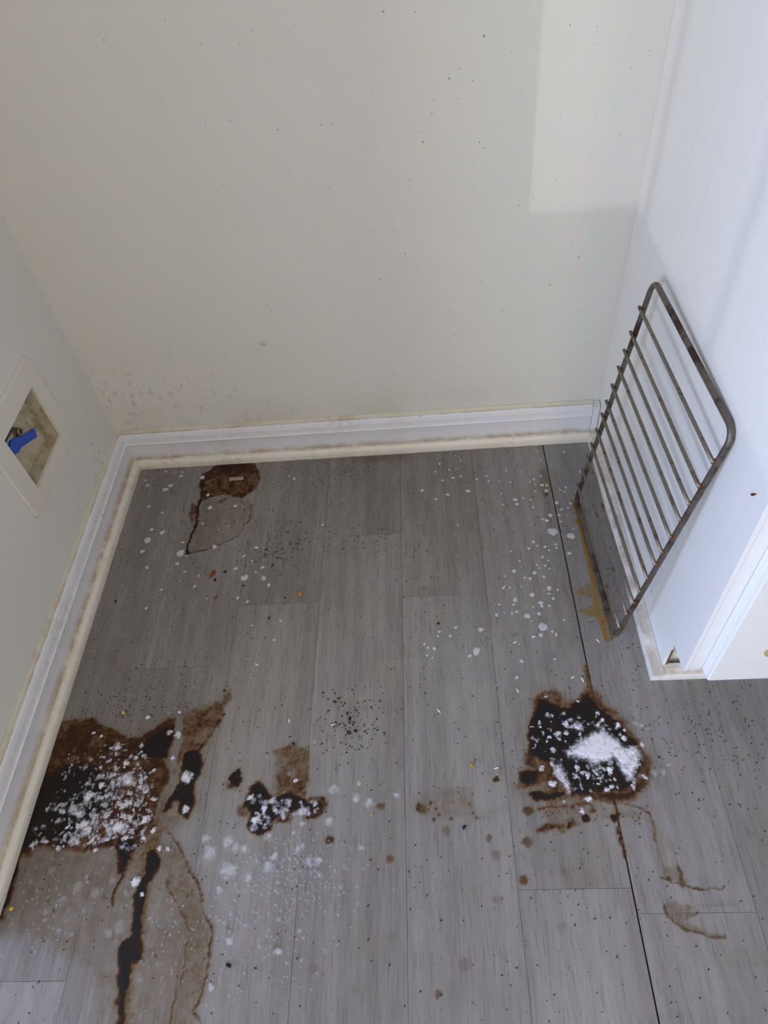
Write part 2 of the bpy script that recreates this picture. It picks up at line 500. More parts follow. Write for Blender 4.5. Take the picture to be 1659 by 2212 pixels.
# ------------------------------------------------------------------ floor planks (children of the floor)
S0, PW, GAP = .1473, .15, .00018
tones = {}
rows = {  # row index -> joints seen in the photograph (y), front to back lengths beyond
    0: [-.051, -.962], 1: [-.511], 2: [-.391], 3: [-.243], 4: [-.390], 5: [-.863], 6: [-.893], 7: [-.30], 8: [-.7], 9: [-.15], -1: [-.4]}
tone = {(0, 0): (.93, .90, .87), (0, 1): (.89, .87, .86), (0, 2): (.93, .92, .91), (1, 0): (.95, .94, .93), (1, 1): (.93, .92, .91), (2, 0): (.90, .88, .86), (2, 1): (1.0, .99, .97),
        (3, 0): (.86, .84, .83), (3, 1): (1.0, .99, .98), (4, 0): (.90, .87, .85), (4, 1): (1.02, 1.02, 1.02), (5, 0): (.96, .95, .95), (5, 1): (1.03, 1.03, 1.04),
        (6, 0): (.98, .99, 1.02), (6, 1): (.98, .99, 1.01)}
for r in range(-18, 16):
    x0 = S0 + (r - 1) * PW; x1 = x0 + PW
    js = [0.0] + rows.get(r, [-random.uniform(.15, 1.1)])
    while js[-1] > RY0: js.append(js[-1] - 1.22)
    js[-1] = RY0
    for k in range(len(js) - 1):
        ya, yb = js[k], js[k + 1]
        inview = (-1 <= r <= 9) and ya > -1.4
        g1 = GAP + (.0009 if r == 5 else 0); g0 = GAP + (.0009 if r == 6 else 0)
        a0, a1 = max(x0 + g0, RX0), min(x1 - g1, RX1)
        if a1 - a0 < .01 or ya - yb < .01: continue
        bm = box_bm(a0, a1, yb + GAP, ya - GAP, -.008, 0.0)
        if inview:
            top = [e for e in bm.edges if all(abs(v.co.z) < 1e-6 for v in e.verts)]
            bmesh.ops.bevel(bm, geom=top, offset=.00025, segments=1, affect='EDGES')
        o = from_bm('plank', bm, M['plank'], parent=floor)
        t = tone.get((r, k)) or tuple(random.uniform(.88, 1.0) for _ in range(1)) * 3
        o.color = (t[0] * .83, t[1] * .83, t[2] * .85, 1)

# ------------------------------------------------------------------ baseboards and mouldings
BD, SD = .014, .028   # board and shoe depth from the wall


def moulding(name, prof, mat, path, **k):
    """sweep a (depth, height) outline along the back-left corner with a mitre.
    path 'back' or 'left'; depth is measured from the wall"""
    bm = bmesh.new()
    def ring(where):
        out = []
        for d, z in prof:
            if where == 'bl': out.append((d, -d, z))
            elif where == 'r': out.append((WX - .0145, -d, z))
            elif where == 'f': out.append((d, STUB, z))
        return [bm.verts.new(q) for q in out]
    A = ring('bl'); B = ring('r' if path == 'back' else 'f')
    n = len(prof)
    for i in range(n): bm.faces.new((A[i], B[i], B[(i + 1) % n], A[(i + 1) % n]))
    bm.faces.new(A); bm.faces.new(B[::-1])
    bmesh.ops.recalc_face_normals(bm, faces=bm.faces[:])
    return from_bm(name, bm, mat, **k)


arc = lambda cx, cz, r, a0, a1, n: [(cx + r * math.cos(math.radians(a0 + (a1 - a0) * i / n)), cz + r * math.sin(math.radians(a0 + (a1 - a0) * i / n))) for i in range(n + 1)]
prof_cap = [(.0005, .060), (.0135, .060), (.0165, .0612), (.0172, .0635), (.0150, .0655), (.0138, .070), (.0128, .077), (.0105, .0835), (.0068, .087), (.0005, .088)]
prof_face = [(.0005, .001), (.0120, .001), (.0120, .0598), (.0005, .0598)]
prof_shoe = [(.0122, .0005), (.0285, .0005), (.0285, .011), (.0272, .016), (.0235, .0205), (.0175, .0228), (.0122, .0232)]
prof_caulk = [(.0002, .0883), (.0062, .0874), (.0050, .0905), (.0022, .0935), (.0002, .0940)]
for side in ('back', 'left'):
    b = moulding('baseboard_' + side, prof_face, M['base_face'], side, **ST)
    moulding('cap_moulding', prof_cap, M['base'], side, parent=b)
    moulding('shoe_moulding', prof_shoe, M['shoe'], side, parent=b)
    moulding('caulk_bead', prof_caulk, M['caulk'], side, parent=b)
# little filler strip between the back baseboard and the cabinet
tr = box('trim_1', (WX - .0138, -.0155, .0005), (WX - .0012, -.0005, .090), M['base'], .0008, **ST)
box('shoe_block', (WX - .0138, -.0288, .0005), (WX - .0012, -.0157, .0235), M['shoe'], .0012, parent=tr)

# ------------------------------------------------------------------ tall white cabinet on the right
CW = .62; CH = 2.1; FY = -.605
cab = empty('cabinet', (WX, 0, 0), label='white laminate cabinet whose side panel walls the nook, with a toe notch', cat='cabinet')
X = lambda x: x - WX


def cpart(name, fn, *a, **k):
    o = fn(name, *a, parent=cab, **k)
    o.location = (-WX, 0, 0)
    return o


cpart('side_panel', prism, [(-.0006, .0005), (-.553, .0005), (-.553, .100), (FY, .103), (FY, CH), (-.0006, CH)], 0, WX, WX + .006, M['cab'])
# raw edge of the notch
cpart('raw_edge', box, (WX + .0046, -.5540, .025), (WX + .0072, -.5532, .070), M['chipboard'])
cpart('side_panel', box, (WX + CW - .018, FY + .0195, .1), (WX + CW, -.0006, CH), M['cab'])
cpart('back_panel', box, (WX + .019, -.008, .1), (WX + CW - .019, -.001, CH), M['cab'])
cpart('bottom_panel', box, (WX + .019, FY + .02, .1), (WX + CW - .019, -.009, .118), M['cab'])
cpart('top_panel', box, (WX + .019, FY + .02, CH - .018), (WX + CW - .019, -.009, CH), M['cab'])
cpart('toe_kick', box, (WX + .0065, -.541, .0005), (WX + CW, -.526, .099), M['cab_front'])
cpart('face_frame', box, (WX + .0065, FY + .0006, .104), (WX + .036, FY + .019, CH), M['cab_front'], .0010)
cpart('face_frame', box, (WX + CW - .036, FY, .104), (WX + CW, FY + .019, CH), M['cab_front'], .0010)
cpart('face_frame', box, (WX + .0365, FY, .104), (WX + CW - .0365, FY + .019, .13), M['cab_front'], .0010)
# door: slab with a stepped, bevelled edge
dx0, dx1, dz0, dz1 = WX + .0246, WX + CW - .026, .112, CH - .02
door = cpart('door', prism, [(dx0, FY - .0004), (dx0, FY - .0105), (dx0 + .0012, FY - .0115), (dx0 + .0016, FY - .0180), (dx0 + .0034, FY - .0200),
                             (dx1 - .0034, FY - .0200), (dx1 - .0016, FY - .0180), (dx1, FY - .0105), (dx1, FY - .0004)], 2, dz0, dz1, M['cab_front'])
cpart('shoe_moulding', prism, [(WX - .0005, .0005), (WX - .0175, .0005), (WX - .0175, .012), (WX - .0155, .018), (WX - .009, .0225), (WX - .0005, .024)], 1, -.0295, -.5683, M['cab_shoe'])
cpart('shoe_moulding', prism, [(-.5515, .0005), (-.5685, .0005), (-.5685, .012), (-.5665, .018), (-.560, .0225), (-.5515, .024)], 0, WX - .0004, WX + CW, M['cab_shoe'])
# marks stuck to the cabinet
bm = bmesh.new(); bmesh.ops.create_icosphere(bm, subdivisions=3, radius=1)
for v in bm.verts:
    v.co = Vector((v.co.x * .007, max(-.0022, min(.0004, v.co.y * .0022)), v.co.z * .013 * (1 + .25 * v.co.x)))
yb = hit((1663, 1408), 1, FY - .0202)
o = from_bm('dried_drip', bm, mat_plain('dried_yolk', lin(176, 168, 104), .35), smooth=True, label='dried yellow drip stuck to the cabinet door', cat='stain')
o.location = yb
rm = hit((1628, 1068), 0, WX - .0002)
bm = bmesh.new(); bmesh.ops.create_icosphere(bm, subdivisions=2, radius=1)
rd = Vector(hit((1640, 1066), 0, WX) - hit((1614, 1069), 0, WX)).normalized(); rs = Vector((0, -rd.z, rd.y))
for v in bm.verts:
    q = rd * (v.co.y * .0075) + rs * (v.co.z * .0016 * (1 - .6 * v.co.y)); v.co = Vector((v.co.x * .0004, q.y, q.z))
o = from_bm('rust_mark', bm, M['rust'], smooth=True, label='small rust brown mark on the white cabinet side', cat='stain')
o.location = rm

# ------------------------------------------------------------------ supply box in the left wall
sb = empty('supply_box', (0, -.2355, .301), label='white recessed water supply box set in the left wall', cat='supply box')


def spart(name, fn, *a, parent=None, **k):
    o = fn(name, *a, parent=parent or sb, **k)
    o.location = (0, .2355, -.301) if parent is None else (0, 0, 0)
    return o


# face plate: rounded outer rim, square hole
def plate(name, mat, parent):
    oy0, oy1, oz0, oz1, r = -.340, -.134, .212, .396, .010
    out = []
    for cy_, cz_, a in ((oy1 - r, oz1 - r, 0), (oy0 + r, oz1 - r, 90), (oy0 + r, oz0 + r, 180), (oy1 - r, oz0 + r, 270)):
        out += [(cy_ + r * math.cos(math.radians(a + 15 * i)), cz_ + r * math.sin(math.radians(a + 15 * i))) for i in range(7)]
    inn = [(BY1 - .003, BZ1 - .003), (BY0 + .003, BZ1 - .003), (BY0 + .003, BZ0 + .003), (BY1 - .003, BZ0 + .003)]
    bm = bmesh.new()
    def layer(x, sc): return ([bm.verts.new((x, -.237 + (y + .237) * sc, .304 + (z - .304) * sc)) for y, z in out], [bm.verts.new((x, y, z)) for y, z in inn])
    lo_, li_ = layer(.0004, 1.0); ho_, hi_ = layer(.0058, .985)
    n = len(out)
    for i in range(n): bm.faces.new((lo_[i], lo_[(i + 1) % n], ho_[(i + 1) % n], ho_[i]))
    for q in range(4):
        seg = [ho_[q * 7 + i] for i in range(7)]
        bm.faces.new(seg + [hi_[q]])
        nx = ho_[((q + 1) % 4) * 7]
        bm.faces.new((seg[-1], nx, hi_[(q + 1) % 4], hi_[q]))
        bm.faces.new((hi_[q], hi_[(q + 1) % 4], li_[(q + 1) % 4], li_[q]))
    bmesh.ops.recalc_face_normals(bm, faces=bm.faces[:])
    return from_bm(name, bm, mat, parent=parent)


spart('face_plate', lambda n, parent: plate(n, M['plastic'], parent))


def tray(name, mat, parent):
    bm = bmesh.new(); xb = -.024; a = .0020; t = .0012
    y0, y1, z0, z1 = BY0 + a, BY1 - a, BZ0 + a, BZ1 - a
    box_bm(xb - t, xb, y0 - t, y1 + t, z0 - t, z1 + t, bm=bm)
    for q in ((y0 - t, y0, z0, z1), (y1, y1 + t, z0, z1), (y0 - t, y1 + t, z0 - t, z0), (y0 - t, y1 + t, z1, z1 + t)):
        box_bm(xb, .0035, *q, bm=bm)
    return from_bm(name, bm, mat, parent=parent)


spart('recess', lambda n, parent: tray(n, M['boxin'], parent))
vy, vz = -.272, .330


def cyl(name, p0, p1, r0, mat, parent, sides=20, r1=None):
    return tube(name, [p0, p1], [r0, r1 or r0], mat, sides=sides, parent=parent)


vn = hit((42, 932), 0, .002)
vy, vz = vn[1], vn[2]
spart('valve_body', lambda n, parent: cyl(n, (-.0105, vy - .034, vz - .002), (-.0105, vy - .002, vz - .002), .0112, M['nickel'], parent, 6))
spart('valve_nut', lambda n, parent: cyl(n, (-.0215, vy, vz), (-.0085, vy, vz), .0092, M['nickel'], parent, 6))
spart('outlet_nipple', lambda n, parent: tube(n, [(-.0084 + .0009 * i, vy, vz) for i in range(15)], [.0070 if i % 2 else .0063 for i in range(15)], M['nickel'], sides=20, caps=False, parent=parent))


def bore(name, parent):
    bm = bmesh.new(); rings = []
    for x, r in ((.0042, .0063), (.0044, .0046), (-.0078, .0046), (-.0080, .0004)):
        rings.append([bm.verts.new((x, vy + r * math.cos(.314159 * k), vz + r * math.sin(.314159 * k))) for k in range(20)])
    for a, b in zip(rings, rings[1:]):
        for k in range(20): bm.faces.new((a[k], a[(k + 1) % 20], b[(k + 1) % 20], b[k]))
    return from_bm(name, bm, M['nickel'], parent=parent)


spart('outlet_bore', bore)
# blue lever handle lying across the recess
hb = bmesh.new()
hA = Vector(hit((22, 968), 0, .0)); hB = Vector(hit((73, 935), 0, .0))
dv = (hB - hA); L = dv.length; dv.normalize(); sv = Vector((0, -dv.z, dv.y)); nv = Vector((1, 0, 0))
outl = [(-.004, -.011), (.012, -.0125), (.022, -.0075), (L - .002, -.0075), (L, -.0055), (L, .0065), (L - .002, .0085), (.026, .0085), (.02, .0115), (.004, .012), (-.006, .004)]
lo_ = [hb.verts.new(hA + dv * a + sv * b_) for a, b_ in outl]
hi_ = [hb.verts.new(hA + dv * a + sv * b_ + nv * .0045) for a, b_ in outl]
hb.faces.new(lo_); hb.faces.new(hi_[::-1])
for i in range(len(outl)): hb.faces.new((lo_[i], hi_[i], hi_[(i + 1) % len(outl)], lo_[(i + 1) % len(outl)]))
bmesh.ops.recalc_face_normals(hb, faces=hb.faces[:])
bmesh.ops.bevel(hb, geom=hb.edges[:], offset=.0007, segments=1, affect='EDGES')
h = from_bm('valve_handle', hb, M['blue'], parent=sb); h.location = (0, .2355, -.301); h['label'] = 'blue lever handle'

# paint chip on the back wall
bm = bmesh.new(); bmesh.ops.create_icosphere(bm, subdivisions=2, radius=1)
for v in bm.verts: v.co = Vector((v.co.x * .006, v.co.y * .0015, v.co.z * .0045)) * random.uniform(.7, 1.25)
o = from_bm('paint_chip', bm, mat_plain('loose_paint', lin(206, 200, 184), .7), label='loose chip of paint flaking from the back wall', cat='paint chip')
o.location = (hit((568, 743), 1, 0)[0], -.0012, .285)

# ------------------------------------------------------------------ oven rack leaning on the cabinet
rA = np.array([.95160, -.49513, .0048]); ru = np.array([-.0402, .99919, 0.0]); rv = np.array([.1065, .00453, .9943])
rv = rv - .028 * ru; rv /= np.linalg.norm(rv); rn = np.cross(ru, rv); rn /= np.linalg.norm(rn)
if rn[0] > 0: rn = -rn       # towards the room
RWD, RHT = .3135, .4795
rack = empty('oven_rack', tuple(rA), label='rusty wire oven rack leaning against the white cabinet side', cat='oven rack')
P3 = lambda u, v, w=0: tuple(ru * u + rv * v + rn * w)
cr = .019
pts = []
for cu, cv, a in ((RWD - cr, RHT - cr, 0), (cr, RHT - cr, 90), (cr, cr * .8, 180), (RWD - cr, cr * .8, 270)):
    rr = cr if cv > .1 else cr * .8
    pts += [P3(cu + rr * math.cos(math.radians(a + 11.25 * i)), cv + rr * math.sin(math.radians(a + 11.25 * i))) for i in range(9)]
# add samples on straight sides
full = []
for i, a in enumerate(pts):
    b = pts[(i + 1) % len(pts)]
    full.append(a)
    d = np.linalg.norm(np.array(b) - np.array(a))
    if d > .05:
        for k in range(1, 6): full.append(tuple(np.array(a) + (np.array(b) - np.array(a)) * k / 6))
tube('outer_frame', full, .0041, M['wire_frame'], closed=True, sides=12, parent=rack)
for v in (.432, .388, .354, .321, .284, .249, .220, .184, .148, .116, .082, .041):
    n = 8
    rg = tube('rung', [P3(-.001 + (RWD + .0045) * i / n, v, .0062) for i in range(n + 1)], .0027, M['wire'], sides=10, parent=rack)
    bm = bmesh.new(); bmesh.ops.create_icosphere(bm, subdivisions=2, radius=.0034)
    for q in bm.verts: q.co *= random.uniform(.85, 1.12)
    me = bpy.data.meshes.new('weld'); bm.to_mesh(me); bm.free()
    for pf in me.polygons: pf.use_smooth = True
    w = mobj('weld', me, M['rust'], parent=rg); w.location = P3(0.0012, v, .0040)


# ------------------------------------------------------------------ floor films: noise, shapes, meshes
def vnoise(x, y, f, seed):
    r = np.random.default_rng(seed); G = 256
    tab = r.random((G, G))
    X_, Y_ = x * f, y * f
    i = np.floor(X_).astype(int); j = np.floor(Y_).astype(int)
    a = X_ - i; b = Y_ - j; a = a * a * (3 - 2 * a); b = b * b * (3 - 2 * b)
    g = lambda p, q: tab[p % G, q % G]
    return (g(i, j) * (1 - a) + g(i + 1, j) * a) * (1 - b) + (g(i, j + 1) * (1 - a) + g(i + 1, j + 1) * a) * b


def fbm(x, y, f, seed, octv=4):
    s = 0; amp = .5; tot = 0
    for k in range(octv):
        s = s + amp * vnoise(x, y, f * 2 ** k, seed + k * 17); tot += amp; amp *= .55
    return s / tot


def sdf_poly(x, y, P):
    """signed distance (inside negative)"""
    P = np.asarray(P); d = np.full(x.shape, 1e9); ins = np.zeros(x.shape, bool)
    for k in range(len(P)):
        a = P[k]; b = P[(k + 1) % len(P)]; e = b - a; L2 = e @ e + 1e-12
        t = np.clip(((x - a[0]) * e[0] + (y - a[1]) * e[1]) / L2, 0, 1)
        d = np.minimum(d, np.hypot(x - a[0] - t * e[0], y - a[1] - t * e[1]))
        c = ((a[1] > y) != (b[1] > y)) & (x < (b[0] - a[0]) * (y - a[1]) / (b[1] - a[1] + 1e-12) + a[0])
        ins ^= c
    return np.where(ins, -d, d)


def dist_line(x, y, P):
    P = np.asarray(P); d = np.full(x.shape, 1e9)
    for k in range(len(P) - 1):
        a, b = P[k], P[k + 1]; e = b - a; L2 = e @ e + 1e-12
        t = np.clip(((x - a[0]) * e[0] + (y - a[1]) * e[1]) / L2, 0, 1)
        d = np.minimum(d, np.hypot(x - a[0] - t * e[0], y - a[1] - t * e[1]))
    return d


sm = lambda v: (lambda t: t * t * (3 - 2 * t))(np.clip(v, 0, 1))


class Crop:
    """turns coordinates of a zoomed crop of the photo into floor points"""
    def __init__(s, x0, y0, sc): s.x0, s.y0, s.sc = x0, y0, sc
    def __call__(s, pts): return [fl(s.x0 + p[0] / s.sc, s.y0 + p[1] / s.sc) for p in pts]
    def r(s, x, y, r):
        a = fl(s.x0 + x / s.sc, s.y0 + y / s.sc); b = fl(s.x0 + (x + r) / s.sc, s.y0 + y / s.sc)
        return a, math.hypot(a[0] - b[0], a[1] - b[1])


def film(name, layers, mat, z0, lift, cell, warp=.006, wf=38, seed=1, cut=.045, thresh=None, **k):
    """layers: (type, world points, density, softness[, width]); density joined by maximum"""
    allp = np.array([p for l in layers for p in l[1]])
    pad = .03
    x0, y0 = allp.min(0) - pad; x1, y1 = allp.max(0) + pad
    x0 = max(x0, SD + .0006); y1 = min(y1, -SD - .0006); y0 = max(y0, -1.25)
    nx = int((x1 - x0) / cell) + 2; ny = int((y1 - y0) / cell) + 2
    gx, gy = np.meshgrid(x0 + np.arange(nx) * cell, y0 + np.arange(ny) * cell, indexing='ij')
    gx = np.minimum(gx, x1); gy = np.minimum(gy, y1)
    wx = gx + warp * 2 * (fbm(gx, gy, wf, seed, 4) - .5) + .005 * (fbm(gx, gy, 240, seed + 3, 3) - .5); wy = gy + warp * 2 * (fbm(gx, gy, wf, seed + 91, 4) - .5) + .005 * (fbm(gx, gy, 240, seed + 4, 3) - .5)
    D = np.zeros(gx.shape)
    for l in layers:
        typ, P, den, soft = l[:4]
        if typ == 'poly':
            s = sdf_poly(wx, wy, P); m = sm(.5 - s / soft)
        elif typ == 'line':
            s = dist_line(wx, wy, P); m = sm((l[4] - s) / soft + .5)
        elif typ == 'dot':
            s = np.hypot(wx - P[0][0], wy - P[0][1]); m = sm((l[4] - s) / soft + .5)
        elif typ == 'cut':
            s = sdf_poly(wx, wy, P); D = D * (1 - den * sm(.5 - s / soft)); continue
        elif typ == 'comb':
            s = sdf_poly(wx, wy, P); m = sm(.5 - s / soft) * sm((fbm(gx, gy * .03, 260, seed + 5, 2) - .48) / .12)
        D = np.maximum(D, den * m)
    D = D * (.58 + .84 * fbm(gx, gy, 75, seed + 7, 5))
    if thresh: D = thresh(D, gx, gy)
    D = np.clip(D, 0, 1)
    keep = D > cut
    cellk = keep[:-1, :-1] | keep[1:, :-1] | keep[:-1, 1:] | keep[1:, 1:]
    return grid_mesh(name, gx, gy, D, cellk, z0, lift, mat, **k)


def grid_mesh(name, gx, gy, D, cellk, z0, lift, mat, **k):
    nx, ny = gx.shape
    idx = np.arange(nx * ny).reshape(nx, ny)
    ci, cj = np.nonzero(cellk)
    quads = np.stack([idx[ci, cj], idx[ci + 1, cj], idx[ci + 1, cj + 1], idx[ci, cj + 1]], 1)
    used = np.unique(quads); rem = np.full(nx * ny, -1); rem[used] = np.arange(len(used))
    quads = rem[quads]
    co = np.stack([gx.ravel()[used], gy.ravel()[used], z0 + lift * D.ravel()[used]], 1)
    cen = co.mean(0); cen[2] = 0
    me = bpy.data.meshes.new(name)
    me.vertices.add(len(co)); me.vertices.foreach_set('co', (co - cen).astype(np.float32).ravel())
    me.loops.add(quads.size); me.loops.foreach_set('vertex_index', quads.ravel().astype(np.int32))
    me.polygons.add(len(quads))
    me.polygons.foreach_set('loop_start', (np.arange(len(quads)) * 4).astype(np.int32))
    me.polygons.foreach_set('use_smooth', np.ones(len(quads), bool))
    a = me.attributes.new('dens', 'FLOAT', 'POINT'); a.data.foreach_set('value', D.ravel()[used].astype(np.float32))
    me.update(calc_edges=True); me.validate()
    o = mobj(name, me, mat, **k); o.location = cen
    return o


c7 = Crop(0, 1480, 2.9625); cB = Crop(440, 1440, 2.8654); cC = Crop(1100, 1440, 4.366); cD = Crop(230, 840, 3.13)
cE = Crop(1150, 1000, 3.26); cF = Crop(1220, 1640, 3.779); cA2 = Crop(40, 1500, 5.53); cG = Crop(860, 1440, 2.8654)

# faint yellow film under the left stain
film('grease_film', [('poly', c7([(60, 1090), (300, 1050), (600, 1070), (740, 1120), (1000, 1000), (1160, 1010), (1250, 1200), (1330, 1450), (1360, 1700), (1330, 1930), (1250, 2100), (1250, 2260), (560, 2260), (620, 1980), (600, 1900), (380, 1700), (120, 1640), (0, 1520), (20, 1400)]), .36, .03),
                     ('poly', c7([(600, 1150), (760, 1180), (800, 1400), (740, 1700), (700, 2000), (660, 2200), (600, 2200), (640, 1900), (660, 1600), (590, 1350)]), .36, .02)],
     M['tan'], .0003, .0002, .0032, .008, 30, 3, label='yellowish greasy film in front of the big burnt stain', cat='stain')

# A: big burnt stain along the left moulding, with its run-off
film('burnt_stain', [
    ('poly', c7([(340, 300), (400, 235), (480, 225), (570, 208), (640, 250), (720, 270), (830, 325), (900, 330), (960, 280), (1040, 225), (1130, 200), (1085, 400), (1065, 480), (1100, 560), (1080, 700), (1040, 800), (1000, 930), (950, 1000), (880, 1040), (830, 1100), (800, 1190), (760, 1200), (740, 1120), (720, 1050), (660, 1050), (600, 1080), (480, 1060), (380, 1060), (300, 1045), (230, 1040), (180, 1100), (60, 1100), (100, 900), (200, 600)]), .60, .012),
    ('poly', c7([(220, 640), (300, 540), (400, 510), (470, 480), (560, 470), (640, 520), (720, 590), (780, 700), (700, 800), (640, 860), (560, 900), (460, 1040), (380, 1050), (300, 1020), (200, 1070), (60, 1100), (100, 950), (170, 780)]), 1.02, .034),
    ('poly', c7([(860, 455), (950, 340), (1060, 268), (1115, 262), (1092, 400), (1072, 472), (960, 468)]), 1.1, .011),
    ('poly', c7([(745, 955), (840, 950), (900, 1000), (835, 1110), (802, 1200), (760, 1190), (738, 1050)]), 1.0, .014),
    ('poly', c7([(1190, 430), (1290, 400), (1302, 500), (1272, 590), (1245, 640), (1250, 760), (1205, 850), (1150, 820), (1160, 740), (1120, 740), (1100, 800), (1050, 810), (1125, 650), (1150, 560)]), 1.08, .012),
    ('poly', c7([(1160, 190), (1280, 150), (1400, 90), (1490, 20), (1475, 120), (1400, 260), (1320, 350), (1295, 430), (1190, 430), (1130, 560), (1060, 760), (1000, 930), (940, 1100), (890, 1250), (880, 1150), (960, 900), (1000, 780), (1085, 560), (1145, 300)]), .46, .014),
    ('poly', c7([(340, 250), (560, 180), (840, 300), (1120, 170), (1500, 10), (1420, 280), (1310, 480), (1270, 820), (1150, 900), (1050, 1080), (880, 1250), (700, 1120), (300, 1080), (60, 1120)]), .30, .04),
    ('line', c7([(1395, 230), (1330, 330), (1270, 430)]), .72, .012, .004),
    ('poly', c7([(990, 1060), (1030, 1110), (1000, 1200), (955, 1290), (930, 1400), (905, 1480), (892, 1600), (912, 1690), (902, 1760), (845, 1800), (832, 1890), (805, 1940), (802, 2010), (795, 2230), (735, 2230), (750, 2050), (768, 1950), (742, 1880), (768, 1750), (778, 1640), (828, 1600), (848, 1480), (858, 1350), (900, 1250), (918, 1180), (945, 1090)]), 1.05, .011),
    ('line', c7([(1000, 960), (960, 1150), (900, 1400), (860, 1650), (800, 1900), (775, 2200)]), .42, .02, .012),
    ('line', c7([(1060, 1230), (1105, 1345), (1145, 1415), (1180, 1510), (1203, 1610), (1190, 1720), (1172, 1850), (1132, 1980), (1110, 2080), (1090, 2200)]), .62, .004, .0014),
    ('line', c7([(1070, 950), (1130, 1000), (1180, 1100), (1232, 1200), (1282, 1340), (1312, 1440), (1352, 1590), (1346, 1720), (1320, 1880), (1282, 2010), (1232, 2080), (1290, 2220)]), .66, .005, .0016),
    ('poly', c7([(1000, 930), (1110, 960), (1185, 1100), (1250, 1280), (1320, 1450), (1350, 1600), (1340, 1750), (1280, 2000), (1240, 2090), (1280, 2220), (1100, 2220), (1140, 1980), (1180, 1800), (1200, 1610), (1150, 1430), (1060, 1240), (980, 1050)]), .24, .014),
    ('line', c7([(795, 1205), (755, 1290), (730, 1375), (722, 1420)]), .85, .006, .002),
    ('line', c7([(130, 1060), (80, 1260), (30, 1420), (0, 1500)]), .85, .010, .004),
    ('line', c7([(345, 290), (250, 560), (170, 850), (110, 1090)]), .95, .014, .006),
    ('comb', c7([(1110, 180), (1200, 190), (1190, 400), (1120, 620), (1040, 820), (1000, 820), (1080, 540), (1090, 300)]), .0, .01),
    ('cut', c7([(1130, 230), (1180, 210), (1150, 430), (1090, 640), (1030, 800), (990, 900), (1010, 780), (1075, 600), (1110, 420)]), .6, .006),
], M['grease'], .0006, .0010, .0016, .006, 42, 21, label='large black and brown burnt grease stain along the left shoe moulding', cat='stain')

# B: cross-shaped stain in the middle
film('burnt_stain', [
    ('poly', cB([(430, 520), (540, 478), (655, 488), (662, 560), (655, 680), (650, 760), (630, 830), (450, 810), (425, 720), (450, 620)]), .42, .012),
    ('line', cB([(555, 560), (555, 650), (640, 660), (630, 800)]), .58, .006, .002),
    ('poly', cB([(440, 660), (640, 690), (640, 800), (560, 800), (450, 800)]), .56, .014),
    ('poly', cB([(285, 735), (340, 698), (388, 750), (430, 800), (560, 785), (650, 830), (742, 828), (745, 870), (690, 890), (560, 905), (430, 950), (412, 1000), (350, 1052), (290, 1025), (272, 980), (290, 900), (252, 860), (268, 800)]), 1.0, .013),
    ('poly', cB([(655, 800), (740, 795), (772, 850), (742, 890), (702, 955), (640, 955), (600, 900)]), .60, .008),
    ('poly', cB([(440, 930), (560, 920), (540, 975), (460, 968)]), .56, .008),
    ('dot', cB([(250, 890)]), .5, .01, .010),
], M['grease'], .0006, .0008, .0016, .005, 48, 33, label='cross-shaped dark brown burnt stain on the middle planks', cat='stain')
film('burnt_stain', [('poly', cB([(158, 690), (200, 650), (232, 622), (242, 700), (210, 750), (160, 740)]), .95, .005),
                     ('poly', cB([(130, 720), (200, 720), (190, 768), (140, 765)]), .55, .008)],
     M['grease'], .0006, .0008, .0014, .003, 60, 35, label='small dark diamond-shaped burnt spot beside the cross-shaped stain', cat='stain')

